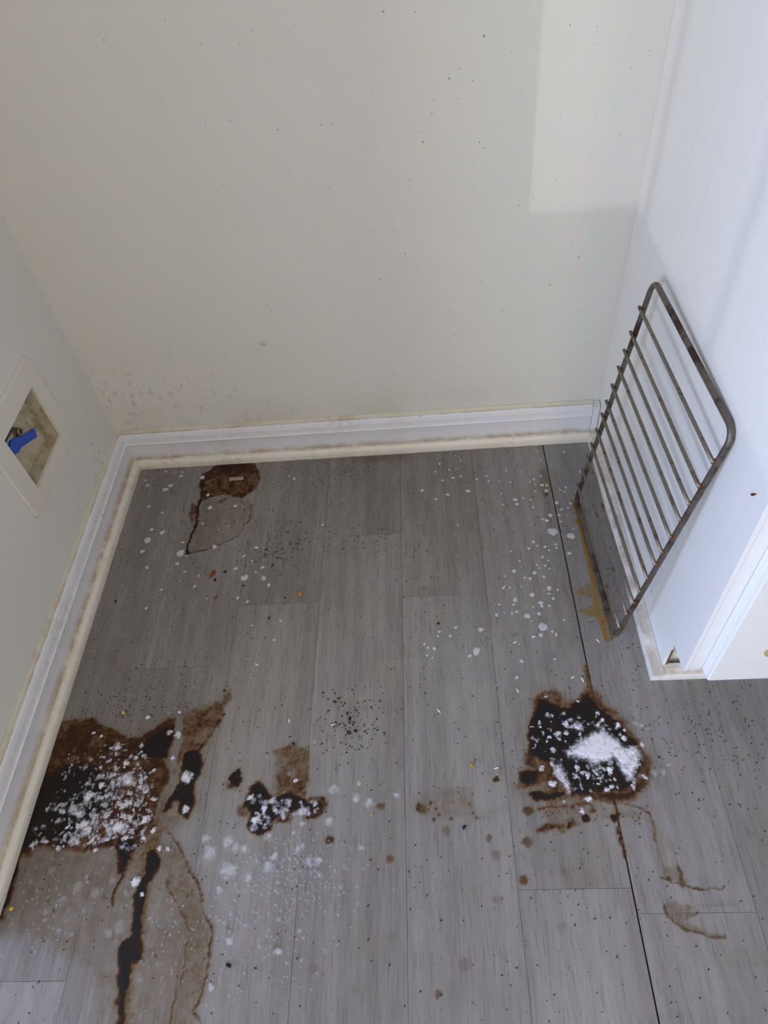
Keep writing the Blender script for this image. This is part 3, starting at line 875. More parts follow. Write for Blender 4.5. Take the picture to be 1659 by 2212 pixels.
# C: burnt patch by the cabinet
film('burnt_stain', [
    ('poly', cC([(200, 330), (260, 250), (350, 220), (470, 240), (560, 330), (620, 320), (690, 250), (760, 170), (840, 260), (900, 350), (1030, 410), (1120, 550), (1210, 670), (1300, 800), (1390, 900), (1350, 1050), (1270, 1180), (1190, 1260), (1060, 1290), (900, 1310), (780, 1290), (600, 1280), (400, 1290), (250, 1280), (165, 1215), (230, 1175), (350, 1150), (170, 1165), (20, 1165), (50, 1110), (105, 1085), (105, 1000), (160, 940), (125, 880), (150, 800), (160, 700), (165, 560), (195, 470)]), .52, .016),
    ('poly', cC([(235, 370), (290, 305), (380, 340), (460, 372), (560, 392), (630, 352), (690, 262), (760, 280), (830, 370), (900, 445), (990, 490), (1080, 580), (1180, 690), (1230, 800), (1250, 900), (1210, 1050), (1180, 1130), (1000, 1190), (800, 1205), (600, 1245), (560, 1150), (500, 1050), (420, 910), (330, 905), (175, 820), (178, 700), (185, 560)]), 1.02, .013),
    ('poly', cC([(108, 1000), (200, 968), (272, 1000), (270, 1080), (180, 1135), (118, 1092)]), 1.1, .012),
    ('poly', cC([(160, 860), (260, 850), (300, 920), (220, 960), (150, 930)]), .62, .008),
    ('poly', cC([(178, 1215), (250, 1182), (520, 1188), (560, 1230), (400, 1258), (250, 1266)]), .9, .005),
    ('poly', cC([(800, 1200), (1000, 1190), (1180, 1140), (1290, 1080), (1240, 1180), (1100, 1260), (900, 1290)]), .66, .01),
    ('poly', cC([(190, 300), (330, 190), (500, 210), (640, 290), (760, 130), (860, 240), (1050, 400), (1230, 650), (1400, 880), (1360, 1080), (1200, 1280), (700, 1330), (180, 1290), (60, 1180), (110, 900), (140, 560)]), .34, .04),
    ('line', cC([(725, 0), (765, 160), (800, 330)]), .66, .014, .0035),
    ('line', cC([(980, 1240), (1010, 1380), (1060, 1640), (1100, 1800)]), .78, .006, .0022),
    ('line', cC([(285, 1345), (420, 1340), (600, 1332)]), .58, .008, .003),
    ('line', cC([(262, 1538), (400, 1500), (500, 1495), (590, 1478)]), .58, .01, .005),
    ('dot', cC([(715, 1450)]), .9, .006, .006), ('dot', cC([(540, 1492)]), .9, .006, .0045), ('dot', cC([(985, 1420)]), .92, .006, .0055), ('dot', cC([(510, 1545)]), .45, .01, .006),
    ('line', cC([(640, 1300), (760, 1310), (800, 1370), (760, 1390)]), .6, .008, .003),
    *[('line', cC([(x, 1290), (x + 12, 1440 + (x % 7) * 8)]), .50, .003, .0011) for x in (365, 395, 420, 450, 478, 505, 540, 560)],
    ('poly', cC([(250, 1280), (700, 1270), (1100, 1290), (1200, 1400), (1180, 1500), (1000, 1480), (700, 1500), (350, 1470)]), .24, .025),
    ('line', cC([(800, 1380), (940, 1420), (1000, 1425)]), .4, .005, .002),
    ('line', cC([(1040, 1270), (1200, 1330), (1310, 1390), (1340, 1480), (1370, 1659)]), .48, .004, .0016),
], M['grease'], .0006, .0010, .0015, .005, 46, 55, label='square black burnt stain under white foam near the cabinet corner', cat='stain')

# D: ringed stain by the back baseboard
film('dried_spill', [
    ('poly', cD([(740, 490), (1000, 480), (1035, 570), (1042, 610), (1010, 680), (920, 740), (800, 720), (690, 740), (650, 760), (640, 700), (618, 650), (640, 585), (700, 560), (770, 540)]), .56, .006),
    ('poly', cD([(770, 500), (990, 490), (1000, 560), (800, 570), (660, 640), (640, 590)]), .68, .012),
    ('line', cD([(775, 528), (645, 578), (650, 660), (640, 740), (618, 800), (612, 900), (592, 960), (548, 1055), (552, 1110)]), .86, .004, .0028),
    ('dot', cD([(655, 655)]), .82, .008, .008),
    ('poly', cD([(650, 740), (930, 745), (985, 785), (962, 900), (925, 960), (865, 1010), (740, 1060), (640, 1102), (545, 1115), (560, 1050), (600, 930), (618, 800)]), .23, .010),
    ('line', cD([(548, 1112), (640, 1100), (740, 1060), (880, 1002), (930, 930), (972, 880), (985, 785)]), .52, .005, .0022),
    ('line', cD([(540, 1110), (560, 1140), (590, 1160)]), .6, .003, .0010),
    ('poly', cD([(582, 765), (560, 850), (572, 905), (600, 900), (618, 800)]), .50, .004),
    ('line', cD([(770, 760), (880, 720), (990, 680)]), .48, .012, .005),
], M['grease'], .0005, .0004, .0016, .004, 60, 77, label='brown ringed dried spill against the back shoe moulding', cat='stain')
# small embedded strip in that spill
bm = bmesh.new()
a = Vector((*fl(496, 1036), 0)); b = Vector((*fl(527, 1034), 0)); ex = (b - a).normalized(); ey = Vector((-ex.y, ex.x, 0))
Ls = (b - a).length
for zz, w in ((.0012, .0052), (.0030, .0034)):
    for s0, s1 in ((0, -1), (1, -1), (1, 1), (0, 1)):
        bm.verts.new(a + ex * (Ls * s0) + ey * (w * s1) + Vector((0, 0, zz)))
bm.verts.ensure_lookup_table(); v = bm.verts
bm.faces.new((v[4], v[5], v[6], v[7])); bm.faces.new((v[3], v[2], v[1], v[0]))
for i in range(4): bm.faces.new((v[i], v[(i + 1) % 4], v[4 + (i + 1) % 4], v[4 + i]))
bmesh.ops.bevel(bm, geom=bm.edges[:], offset=.0006, segments=2, affect='EDGES')
from_bm('plastic_strip', bm, mat_plain('grey_plastic', lin(150, 144, 132), .3), label='short grey strip stuck in the dried brown spill', cat='debris')

# E: ochre rust line left by the rack
film('rust_stain', [
    ('line', cE([(285, 268), (305, 300), (330, 400), (365, 560), (408, 750), (425, 860), (452, 1000), (482, 1090), (525, 1255)]), .66, .006, .0032),
    ('line', cE([(325, 285), (350, 400), (392, 560), (440, 730), (490, 960), (560, 1240)]), .42, .006, .0035),
    ('poly', cE([(280, 268), (330, 262), (350, 330), (300, 330)]), .8, .004),
    ('poly', cE([(288, 410), (330, 370), (345, 430)]), .75, .004),
    ('poly', cE([(285, 915), (380, 845), (440, 840), (450, 960), (380, 945)]), .32, .009),
    ('poly', cE([(310, 1055), (400, 1005), (470, 990), (485, 1090), (400, 1080)]), .34, .009),
], M['rusty'], .0004, .0003, .0014, .003, 70, 99, label='ochre rust line on the floor along the bottom of the rack', cat='stain')

# F: scuffed grease marks at the right
film('scuff_mark', [
    ('line', cF([(420, 350), (600, 392), (690, 450), (725, 600), (752, 720), (772, 880)]), .5, .004, .0014),
    ('poly', cF([(690, 440), (760, 520), (900, 700), (960, 870), (975, 1025), (790, 975), (765, 880), (740, 700)]), .22, .012),
    ('poly', cF([(775, 870), (950, 865), (972, 1022), (795, 972)]), .40, .01),
    ('line', cF([(785, 965), (860, 995), (972, 1027), (1180, 1066), (1310, 1058)]), .85, .0022, .0010),
    ('line', cF([(930, 880), (945, 950), (962, 1020)]), .72, .006, .0035),
    ('dot', cF([(852, 975)]), .9, .004, .003),
    ('poly', cF([(808, 1128), (1000, 1185), (1055, 1250), (985, 1320), (1100, 1370), (1300, 1440), (1210, 1452), (1050, 1425), (960, 1375), (860, 1290), (820, 1200)]), .40, .008),
    ('line', cF([(820, 1200), (850, 1280), (895, 1330), (1000, 1402), (1190, 1446), (1290, 1440)]), .74, .005, .0022),
    ('line', cF([(1000, 1190), (1000, 1290), (1080, 1250)]), .66, .005, .002),
    ('line', cF([(1000, 1195), (1200, 1200), (1430, 1180)]), .34, .005, .0014),
    ('line', cF([(430, 430), (680, 490)]), .3, .008, .004),
    *[('line', cF([(x, 1440 + (x - 1010) * .3), (x + 12, 1540 + (x - 1010) * .24)]), .26, .003, .0012) for x in range(1010, 1660, 32)],
    ('poly', cF([(1010, 1540), (1200, 1600), (1659, 1640), (1659, 1720), (1200, 1680), (1010, 1600)]), .2, .012),
], M['tan'], .0005, .0004, .0015, .003, 60, 111, label='brown scuffed grease smear in front of the cabinet', cat='stain')

# smudges and round drips
film('grease_smear', [('poly', cG([(90, 800), (180, 755), (480, 750), (490, 900), (570, 960), (400, 930), (200, 960), (100, 880)]), .30, .016), ('line', cG([(175, 758), (480, 750)]), .42, .004, .0014),
                      *[('dot', cG([p]), .8, .004, .0028) for p in ((205, 845), (235, 885), (255, 915), (215, 945), (330, 940), (470, 910), (435, 855), (455, 795), (490, 940))]],
     M['tan'], .0004, .0003, .0018, .004, 60, 121, label='pale tan rectangular grease smear between round drips', cat='stain')
film('grease_smear', [('poly', cG([(510, 870), (680, 865), (700, 900), (560, 960)]), .22, .02)], M['tan'], .0004, .0002, .0022, .006, 50, 123,
     label='faint tan smear beside the rectangular smear', cat='stain')
film('grease_smear', [('poly', [fl(1160, 1010), fl(1185, 1010), fl(1195, 1100), fl(1205, 1160), fl(1180, 1150), fl(1172, 1080)], .36, .015)], M['tan'], .0004, .0002, .002, .005, 50, 125,
     label='dull brown smear under foam spots beside the open plank joint', cat='stain')
film('grease_smear', [('poly', [fl(760, 985), fl(880, 980), fl(880, 996), fl(760, 1002)], .34, .012)], M['tan'], .0004, .0002, .002, .005, 60, 127,
     label='thin brown smear against the back shoe moulding', cat='stain')

drips = [(712, 1815, 10, .95, 0), (823, 1743, 10, .7, 0), (910, 1747, 13, .95, 0), (1072, 1684, 7, .98, 0), (1140, 1751, 13, .72, 0), (1139, 1820, 14, .78, 1),
         (1072, 1846, 13, .42, 1), (1056, 1810, 9, .6, 1), (1132, 1902, 12, .7, 1), (962, 1795, 12, .45, 1), (842, 1857, 10, .62, 0), (1075, 1945, 12, .38, 1), (1222, 1884, 12, .34, 1),
         (1213, 2000, 13, .36, 1), (849, 2026, 13, .28, 1), (680, 2093, 13, .38, 1), (1002, 2083, 15, .42, 1), (768, 2138, 12, .28, 1), (947, 2147, 11, .62, 1), (495, 2004, 8, .45, 0),
         (600, 2048, 9, .4, 0)]
for i, (x, y, r, d, k) in enumerate(drips):
    a, rr = fl(x, y), .0
    b = fl(x + r, y); rr = abs(b[0] - a[0])
    film('grease_drip', [('dot', [a], min(1, d * .92), rr * .8, rr * .92)], M['tan'], .0004, .0003, .0013, rr * .22, 110, 200 + i, cut=.06,
         label='round %s grease drip %s' % ('dark brown' if d > .65 else 'pale tan', 'below the tan rectangular smear' if k and x < 1030 else 'below the square burnt stain' if k else 'between the cross-shaped stain and the square stain' if x > 780 else 'by the foam near the cross-shaped stain'),
         cat='stain', group='round grease drips on the floor')

# ------------------------------------------------------------------ foam
def scatter(poly, n, r0, r1, seed):
    r = np.random.default_rng(seed); P = np.asarray(poly); lo_, hi_ = P.min(0), P.max(0); out = []
    while len(out) < n:
        q = r.uniform(lo_, hi_)
        if sdf_poly(np.array([q[0]]), np.array([q[1]]), P)[0] < 0:
            out.append((q, r0 + (r1 - r0) * r.random() ** 2.2))
    return out


def foam_film(name, blobs, mat, z0, lift, cell, seed, polys=(), holes=.5, **k):
    P = np.array([b[0] for b in blobs]); R = max(b[1] for b in blobs)
    pts = np.vstack([P] + [np.asarray(p) for p, _ in polys])
    x0, y0 = pts.min(0) - 1.5 * R - .006; x1, y1 = pts.max(0) + 1.5 * R + .006
    x0 = max(x0, SD + .001)
    nx = int((x1 - x0) / cell) + 2; ny = int((y1 - y0) / cell) + 2
    gx, gy = np.meshgrid(x0 + np.arange(nx) * cell, y0 + np.arange(ny) * cell, indexing='ij')
    wx = gx + .0026 * (fbm(gx, gy, 110, seed, 3) - .5) * 2 + .003 * (fbm(gx, gy, 330, seed + 2, 3) - .5) * 2; wy = gy + .0026 * (fbm(gx, gy, 110, seed + 40, 3) - .5) * 2 + .003 * (fbm(gx, gy, 330, seed + 42, 3) - .5) * 2
    D = np.zeros(gx.shape)
    for (p, r, *d) in blobs:
        amp = d[0] if d else 1.0
        e_ = 1.6 * r + .009
        i0 = max(0, int((p[0] - e_ - x0) / cell)); i1 = int((p[0] + e_ - x0) / cell) + 2
        j0 = max(0, int((p[1] - e_ - y0) / cell)); j1 = int((p[1] + e_ - y0) / cell) + 2
        sx, sy = wx[i0:i1, j0:j1], wy[i0:i1, j0:j1]
        m = amp * sm((1.5 - np.hypot(sx - p[0], sy - p[1]) / r) / 1.25)
        D[i0:i1, j0:j1] = np.maximum(D[i0:i1, j0:j1], m)
    for p, amp in polys:
        D = np.maximum(D, amp * sm(.42 - sdf_poly(wx, wy, p) / .022))
    n = fbm(gx, gy, 170, seed + 9, 4)
    D = np.clip(D * (1 - holes + holes * 2 * n), 0, 1)
    keep = D > .10
    cellk = keep[:-1, :-1] | keep[1:, :-1] | keep[:-1, 1:] | keep[1:, 1:]
    return grid_mesh(name, gx, gy, D, cellk, z0, lift, mat, **k)


def blobs_of(crop, lst): return [(np.array(a), r) for a, r in (crop.r(*q) for q in lst)]


regA = cA2([(620, 640), (900, 760), (1100, 540), (1300, 560), (1650, 850), (1640, 1200), (1640, 1600), (1560, 1800), (1350, 1850), (1000, 1880), (500, 1850), (150, 1850), (200, 1600), (400, 1300), (500, 950)])
regA2 = cA2([(1000, 950), (1500, 900), (1600, 1400), (1250, 1750), (700, 1850), (450, 1800), (700, 1350)])
bA = [(p, r, .50 + .25 * ((k * 37) % 10) / 10) for k, (p, r) in enumerate(scatter(regA, 380, .0020, .0052, 5))] + [(p, r, .55 + .25 * ((k * 53) % 10) / 10) for k, (p, r) in enumerate(scatter(regA2, 240, .0022, .0062, 6))]
bA += [(p, r * .85, .88) for p, r in blobs_of(cA2, [(1300, 1020, 110), (850, 1220, 75), (660, 1380, 80), (790, 1560, 80), (820, 1640, 80), (1190, 1600, 90), (1520, 1500, 60), (1190, 640, 60), (1290, 820, 55), (1060, 1220, 55), (1320, 1300, 60), (1000, 1080, 50), (905, 470, 32), (1000, 500, 28), (1480, 620, 35), (1400, 770, 40), (700, 1770, 45), (340, 1770, 40), (930, 1860, 50), (1300, 1720, 45), (1640, 1250, 40), (1250, 1350, 40)])]
foam_film('foam_patch', bA, M['foam'], .0017, .0020, .0010, 61, holes=.45, label='speckled white cleaning foam on the large burnt stain by the left wall', cat='foam')
bA3 = [(p, r, .85) for p, r in blobs_of(c7, [(1200, 590, 42), (1110, 470, 20), (1140, 320, 30), (1090, 300, 22), (1190, 800, 28), (940, 860, 28), (980, 930, 22), (870, 1260, 32), (1030, 1050, 20), (1080, 1050, 18), (950, 210, 22), (1150, 180, 14), (1080, 190, 12), (910, 1340, 16)])]
for i, b in enumerate(bA3):
    foam_film('foam_blob', [b], M['foam'], .0017, .0016, .0013, 620 + i, holes=.4, label='%s foam blob on the brown smear right of the large burnt stain' % ('fat' if b[1] > .0085 else 'middling' if b[1] > .006 else 'small'), cat='foam', group='foam blobs on the smear')
regB = cB([(300, 780), (420, 820), (700, 840), (700, 900), (430, 930), (400, 1020), (300, 1000)])
foam_film('foam_patch', [(p, r, .62) for p, r in scatter(regB, 60, .003, .007, 9)] + [(p, r, .8) for p, r in blobs_of(cB, [(380, 880, 25), (320, 960, 30), (570, 710, 20), (650, 910, 25), (285, 815, 22)])],
          M['foam'], .0015, .0012, .0015, 63, holes=.5, label='thin grey foam flecks on the cross-shaped stain', cat='foam')
regC = cC([(220, 480), (500, 420), (760, 500), (1000, 560), (1200, 760), (1250, 1000), (1150, 1150), (850, 1180), (600, 1180), (430, 1000), (250, 820), (190, 640)])
bC = [(p, r, .52 + .3 * ((k * 37) % 10) / 10) for k, (p, r) in enumerate(scatter(regC, 190, .0020, .0050, 15))]
bC += [(p, r * .9, .86) for p, r in blobs_of(cC, [(650, 570, 62), (530, 545, 40), (400, 1110, 45), (940, 980, 45), (1165, 1140, 35), (412, 795, 34), (450, 640, 40), (1010, 560, 36), (1080, 600, 28), (870, 515, 28), (690, 1365, 36), (520, 1280, 28), (745, 1260, 44), (640, 970, 34), (290, 580, 20), (285, 525, 18), (300, 960, 32), (1270, 1050, 40), (1080, 680, 30), (1250, 740, 34), (825, 440, 26), (810, 480, 20), (650, 330, 22), (350, 300, 16), (990, 1070, 25), (1170, 800, 70)])]
pC = [(cC([(560, 760), (650, 720), (720, 660), (790, 600), (880, 590), (1000, 670), (1090, 760), (1200, 750), (1265, 860), (1240, 910), (1195, 1000), (1190, 1085), (1100, 1085), (1040, 960), (985, 890), (900, 915), (840, 930), (780, 975), (720, 900), (640, 880), (560, 870), (510, 800)]), 1.0),
      (cC([(420, 930), (480, 880), (525, 1000), (565, 1090), (608, 1180), (560, 1225), (510, 1150), (415, 1020)]), .95)]
foam_film('foam_patch', bC, M['foam'], .0017, .0042, .0011, 64, polys=pC, holes=.42, label='thick white foam heaped on the square stain near the cabinet', cat='foam')
for i, b in enumerate([(p, r, .55) for p, r in blobs_of(cC, [(1240, 560, 34), (1190, 540, 28), (1300, 590, 24), (1370, 1000, 45), (1450, 1000, 40), (1510, 930, 26), (1340, 990, 30)])]):
    foam_film('foam_blob', [b], M['foam_drop'], .0008, .0008, .0014, 650 + i, holes=.4, label='faint foam blob just outside the square stain on its cabinet side', cat='foam', group='faint foam blobs by the square stain')

# soft foam pools in the middle foreground, each its own puddle
pools = [(800, 760, 40), (945, 815, 34), (1030, 845, 40), (1195, 800, 24), (960, 720, 16), (780, 955, 34), (610, 975, 24), (975, 1120, 28), (590, 1130, 34), (700, 1200, 30), (655, 1215, 30),
         (410, 1235, 46), (145, 1260, 66), (40, 1150, 60), (160, 1075, 50), (255, 1130, 38), (400, 1050, 34), (100, 1380, 24), (160, 1700, 30), (50, 1985, 24), (985, 1250, 12), (940, 1355, 10), (610, 1105, 22),
         (280, 1300, 30), (460, 1760, 34), (690, 465, 14), (555, 1030, 18), (20, 1060, 36), (200, 1120, 40), (440, 1170, 30)]
for i, (x, y, r) in enumerate(pools):
    a, rr = cB.r(x, y, r)
    big = rr > .018
    foam_film('foam_pool', [(np.array(a), rr * .9, .78 if big else .66), (np.array(a) + rr * .5 * np.array([math.cos(i * 2.1), math.sin(i * 2.1)]), rr * .6, .6)], M['foam_drop'], .0008, .0012, max(.0014, rr / 14), 300 + i, holes=.3,
              label='%s pool of white foam %s' % ('wide' if rr > .016 else 'middling' if rr > .0105 else 'small' if rr > .007 else 'tiny', ('at the edge of the cross-shaped stain' if x < 700 else 'trailing from the right arm of the cross-shaped stain') if y < 1000 else 'between the cross-shaped stain and the forked brown run' if x < 320 else 'among the clear beads of cleaner below the cross-shaped stain' if y < 1300 else 'on the planks beyond the clear beads of cleaner'),
              cat='foam', group='foam pools around the cross-shaped stain')
haze = [(770, 1545, 52), (700, 1590, 40), (330, 1190, 36), (300, 1450, 28), (500, 1290, 40), (620, 1330, 44), (410, 1370, 30), (380, 1570, 26), (800, 1330, 30), (200, 1260, 24), (160, 1330, 20), (460, 1590, 20), (560, 1220, 22), (240, 1400, 18), (540, 1440, 20), (290, 1510, 22), (720, 1250, 30), (960, 1500, 18), (980, 1550, 16), (1330, 1110, 60), (1450, 1160, 50)]
for i, (x, y, r) in enumerate(haze):
    a, rr = c7.r(x, y, r)
    foam_film('foam_pool', [(np.array(a), rr * .95, .62)], M['foam_thin'], .0009, .0006, max(.0014, rr / 12), 340 + i, holes=.4,
              label='%s thin foam haze %s' % ('broad' if rr > .014 else 'small' if rr > .0085 else 'tiny', 'beside the forked brown run' if x > 900 else 'next to the long black run' if x > 560 else 'on the corner planks by the left moulding'), cat='foam', group='foam haze near the left moulding')

# droplets: six shared disc meshes
DM = []
for s in range(6):
    r = np.random.default_rng(400 + s); co = [(0, 0, .34)]; den = [1.0]; faces = []; n = 14
    ph = r.random(4) * 6.28
    for k, (rad, z, dd) in enumerate(((.55, .30, .92), (.85, .16, .75), (1.05, .05, .28), (1.2, 0.0, 0.0))):
        for j in range(n):
            t = 2 * math.pi * j / n; w = rad * (1 + .12 * math.sin(2 * t + ph[0]) + .08 * math.sin(3 * t + ph[1]) + .05 * math.sin(5 * t + ph[2]))
            co.append((w * math.cos(t), w * math.sin(t), z)); den.append(dd)
    for j in range(n): faces.append((0, 1 + j, 1 + (j + 1) % n))
    for k in range(3):
        for j in range(n): faces.append((1 + k * n + j, 1 + (k + 1) * n + j, 1 + (k + 1) * n + (j + 1) % n, 1 + k * n + (j + 1) % n))
    me = bpy.data.meshes.new('foam_droplet'); me.from_pydata(co, [], faces)
    for p in me.polygons: p.use_smooth = True
    at = me.attributes.new('dens', 'FLOAT', 'POINT'); at.data.foreach_set('value', den)
    me.materials.append(M['foam_drop']); DM.append(me)
cR = Crop(900, 960, 4.2538); cL = Crop(300, 1000, 4.1475)
right = [(50,428,18),(176,505,14),(285,465,20),(470,432,22),(378,745,10),(240,335,14),(335,310,18),(212,182,14),(172,255,12),(300,237,12),(360,232,10),(403,153,10),(356,108,9),(405,297,12),(550,325,15),(640,293,14),(660,342,12),(757,345,10),(862,350,10),(822,243,11),(778,457,11),(792,558,12),(905,512,22),(922,552,20),(980,495,14),(1045,513,12),(1085,435,12),(1040,350,13),(1075,325,15),(1085,372,11),(1140,295,12),(1152,378,18),(1192,430,20),(1195,380,14),(1068,583,13),(1107,70,12),(1138,147,12),(1240,190,9),(1370,397,14),(1316,420,12),(1356,438,11),(1285,540,20),(1228,655,24),(1308,655,18),(1160,692,15),(1197,703,20),(1322,713,16),(1330,600,14),(1390,585,12),(1415,548,16),(1250,805,50),(1418,845,38),(1402,1003,22),(1440,780,12),(1278,922,16),(1285,953,13),(1215,975,13),(1180,945,18),(1107,935,15),(1073,900,18),(1030,960,18),(868,985,12),(1155,1040,14),(1210,1070,12),(945,1075,12),(1105,1112,12),(1180,1118,14),(1220,1145,12),(1125,1140,12),(1083,1185,22),(1040,1238,18),(992,1228,14),(895,1168,22),(1170,1220,18),(810,1213,11),(857,1320,14),(910,1325,9),(958,1310,10),(1215,1325,28),(1295,1340,15),(1215,1375,16),(1060,1385,28),(1255,1420,18),(905,1430,24),(890,1475,14),(760,1475,13),(1140,1460,25),(1150,1490,18),(1218,1488,14),(1070,1495,12),(735,1570,18),(805,1548,10),(875,1555,15),(918,1543,18),(1015,1580,30),(1125,1560,20),(1060,1625,10),(1355,1618,13),(1160,1680,46),(1140,1755,22),(1245,1722,15),(590,1705,25),(550,1905,42),(487,1945,20),(208,1725,15),(195,1765,15),(360,1685,18),(310,1765,16),(72,1840,16),(163,1880,20),(105,1870,14),(95,1942,12),(145,1965,11),(965,1995,22),(920,2145,18),(1270,1975,14),(940,1840,10)]
left = [(570,133,22),(240,243,25),(285,207,22),(80,205,18),(58,160,14),(245,80,14),(378,122,18),(390,85,14),(90,393,15),(213,450,14),(117,600,18),(213,628,26),(80,697,36),(33,797,20),(375,813,38),(397,715,14),(638,405,22),(865,390,18),(572,547,13),(620,290,18),(680,755,26),(1055,762,20),(945,840,16),(345,905,18),(430,838,12),(870,950,20),(1108,940,18),(948,1033,36),(1118,1037,26),(1165,1098,18),(500,1110,16),(540,1015,12),(1015,882,12),(1050,983,12),(205,1138,16),(68,1305,14),(888,1213,16),(972,1247,18),(612,1217,9),(1015,1460,12),(1270,1418,14),(1213,1588,15),(1390,145,16),(1345,122,10),(807,568,9),(713,605,10),(930,392,8),(75,940,16),(415,980,14)]
for crop, lst, nm in ((cR, right, 0), (cL, left, 1)):
    for i, (x, y, r) in enumerate(lst):
        a, rr = crop.r(x, y, r)
        if nm == 0: where = ('near the back shoe moulding' if y < 560 and x < 860 else 'beside the open plank joint by the rack' if y < 1300 else 'on the planks behind the square stain')
        else: where = 'in and around the ringed brown spill' if 400 < x < 1100 and y < 800 else 'on the dark corner planks by the left moulding' if x < 420 else 'on the planks in front of the ringed spill'
        o = bpy.data.objects.new('foam_droplet', DM[i % 6])
        link(o, label='%s white foam droplet %s' % ('large' if r > 24 else 'small', where), cat='foam', group='foam droplets spattered on the floor')
        o.location = (a[0], a[1], .0011); o.rotation_euler = (0, 0, random.uniform(0, 6.28))
        o.scale = (rr * 1.0 * random.uniform(.92, 1.1), rr * random.uniform(.92, 1.12), rr * .45)


# tiny spray spots nobody could count
def dome(n=8):
    v = [(0, 0, 1)]; f = []
    for rad, z in ((.7, .7), (1, 0)):
        for j in range(n): v.append((rad * math.cos(2 * math.pi * j / n), rad * math.sin(2 * math.pi * j / n), z))
    for j in range(n): f.append((0, 1 + j, 1 + (j + 1) % n)); f.append((1 + j, 1 + n + j, 1 + n + (j + 1) % n, 1 + (j + 1) % n))
    return np.array(v), f


def grains(name, spots, shape, mat, smooth, **k):
    """many small bits in one mesh; spots: x, y, z, sx, sy, sz, rot"""
    V, F = shape; vs = []; fs = []
    for q, (x, y, z, sx, sy, sz, a) in enumerate(spots):
        c, s = math.cos(a), math.sin(a)
        P = V * [sx, sy, sz]
        vs.append(np.stack([x + c * P[:, 0] - s * P[:, 1], y + s * P[:, 0] + c * P[:, 1], z + P[:, 2]], 1))
        b = q * len(V); fs += [tuple(b + i for i in f) for f in F]
    me = bpy.data.meshes.new(name); me.from_pydata(np.vstack(vs).tolist(), [], fs)
    if smooth:
        for p in me.polygons: p.use_smooth = True
    return mobj(name, me, mat, **k)


def region(px_poly, n, seed, power=1.0):
    P = np.array([fl(*p) for p in px_poly]); r = np.random.default_rng(seed); lo_, hi_ = P.min(0), P.max(0); out = []
    if power != 1.0:      # soft cluster
        c = P.mean(0); sd_ = (hi_ - lo_) * .26
        return [tuple(t) for t in r.normal(c, sd_, (n, 2))]
    while len(out) < n:
        q = r.uniform(lo_, hi_, (400, 2))
        q = q[sdf_poly(q[:, 0], q[:, 1], P) < 0]
        out += [tuple(t) for t in q]
    return out[:n]


def occupied(x, y): return not (SD + .002 < x < .985 and -1.25 < y < -SD - .002) and not (x >= .985 and y < -.572)


R_ = random.Random(5)
sp = []
for poly, n, s in (([(910, 985), (1290, 965), (1330, 1380), (1080, 1420), (1000, 1200), (900, 1100)], 240, 1), ([(310, 1020), (560, 1010), (640, 1280), (420, 1320), (240, 1300)], 170, 2), ([(880, 1300), (1240, 1280), (1260, 1480), (900, 1500)], 90, 3), ([(200, 1320), (700, 1300), (760, 1600), (180, 1520)], 90, 4), ([(880, 1450), (1150, 1450), (1140, 1700), (850, 1700)], 30, 5)):
    for x, y in region(poly, n, 500 + s, 2.0):
        if occupied(x, y): continue
        q = R_.uniform(.0007, .0018); sp.append((x, y, .0002, q, q * R_.uniform(.8, 1.2), q * .25, 0))
grains('foam_spray', sp, dome(), mat_plain('foam_speck', lin(158, 155, 154), .7, .2), True, kind='stuff', label='fine white spray specks over the planks', cat='foam')

# clear beads of cleaner
sp = []
for poly, n, s in (([(430, 1760), (700, 1740), (780, 1900), (740, 2080), (480, 2212), (420, 2000)], 420, 6), ([(560, 1820), (760, 1800), (700, 1960), (580, 1960)], 190, 7), ([(300, 1950), (420, 1950), (420, 2150), (300, 2150)], 60, 8), ([(20, 1860), (220, 1860), (140, 2080), (20, 2050)], 90, 9)):
    for x, y in region(poly, n, 520 + s, 2.0):
        if occupied(x, y): continue
        q = R_.uniform(.0010, .0022) * (1.9 if R_.random() < .07 else 1); sp.append((x, y, .0003, q, q * R_.uniform(.8, 1.3), q * .55, R_.uniform(0, 3)))
grains('cleaner_beads', sp, dome(10), M['water'], True, kind='stuff', label='clear beads of cleaning liquid on the planks', cat='liquid')

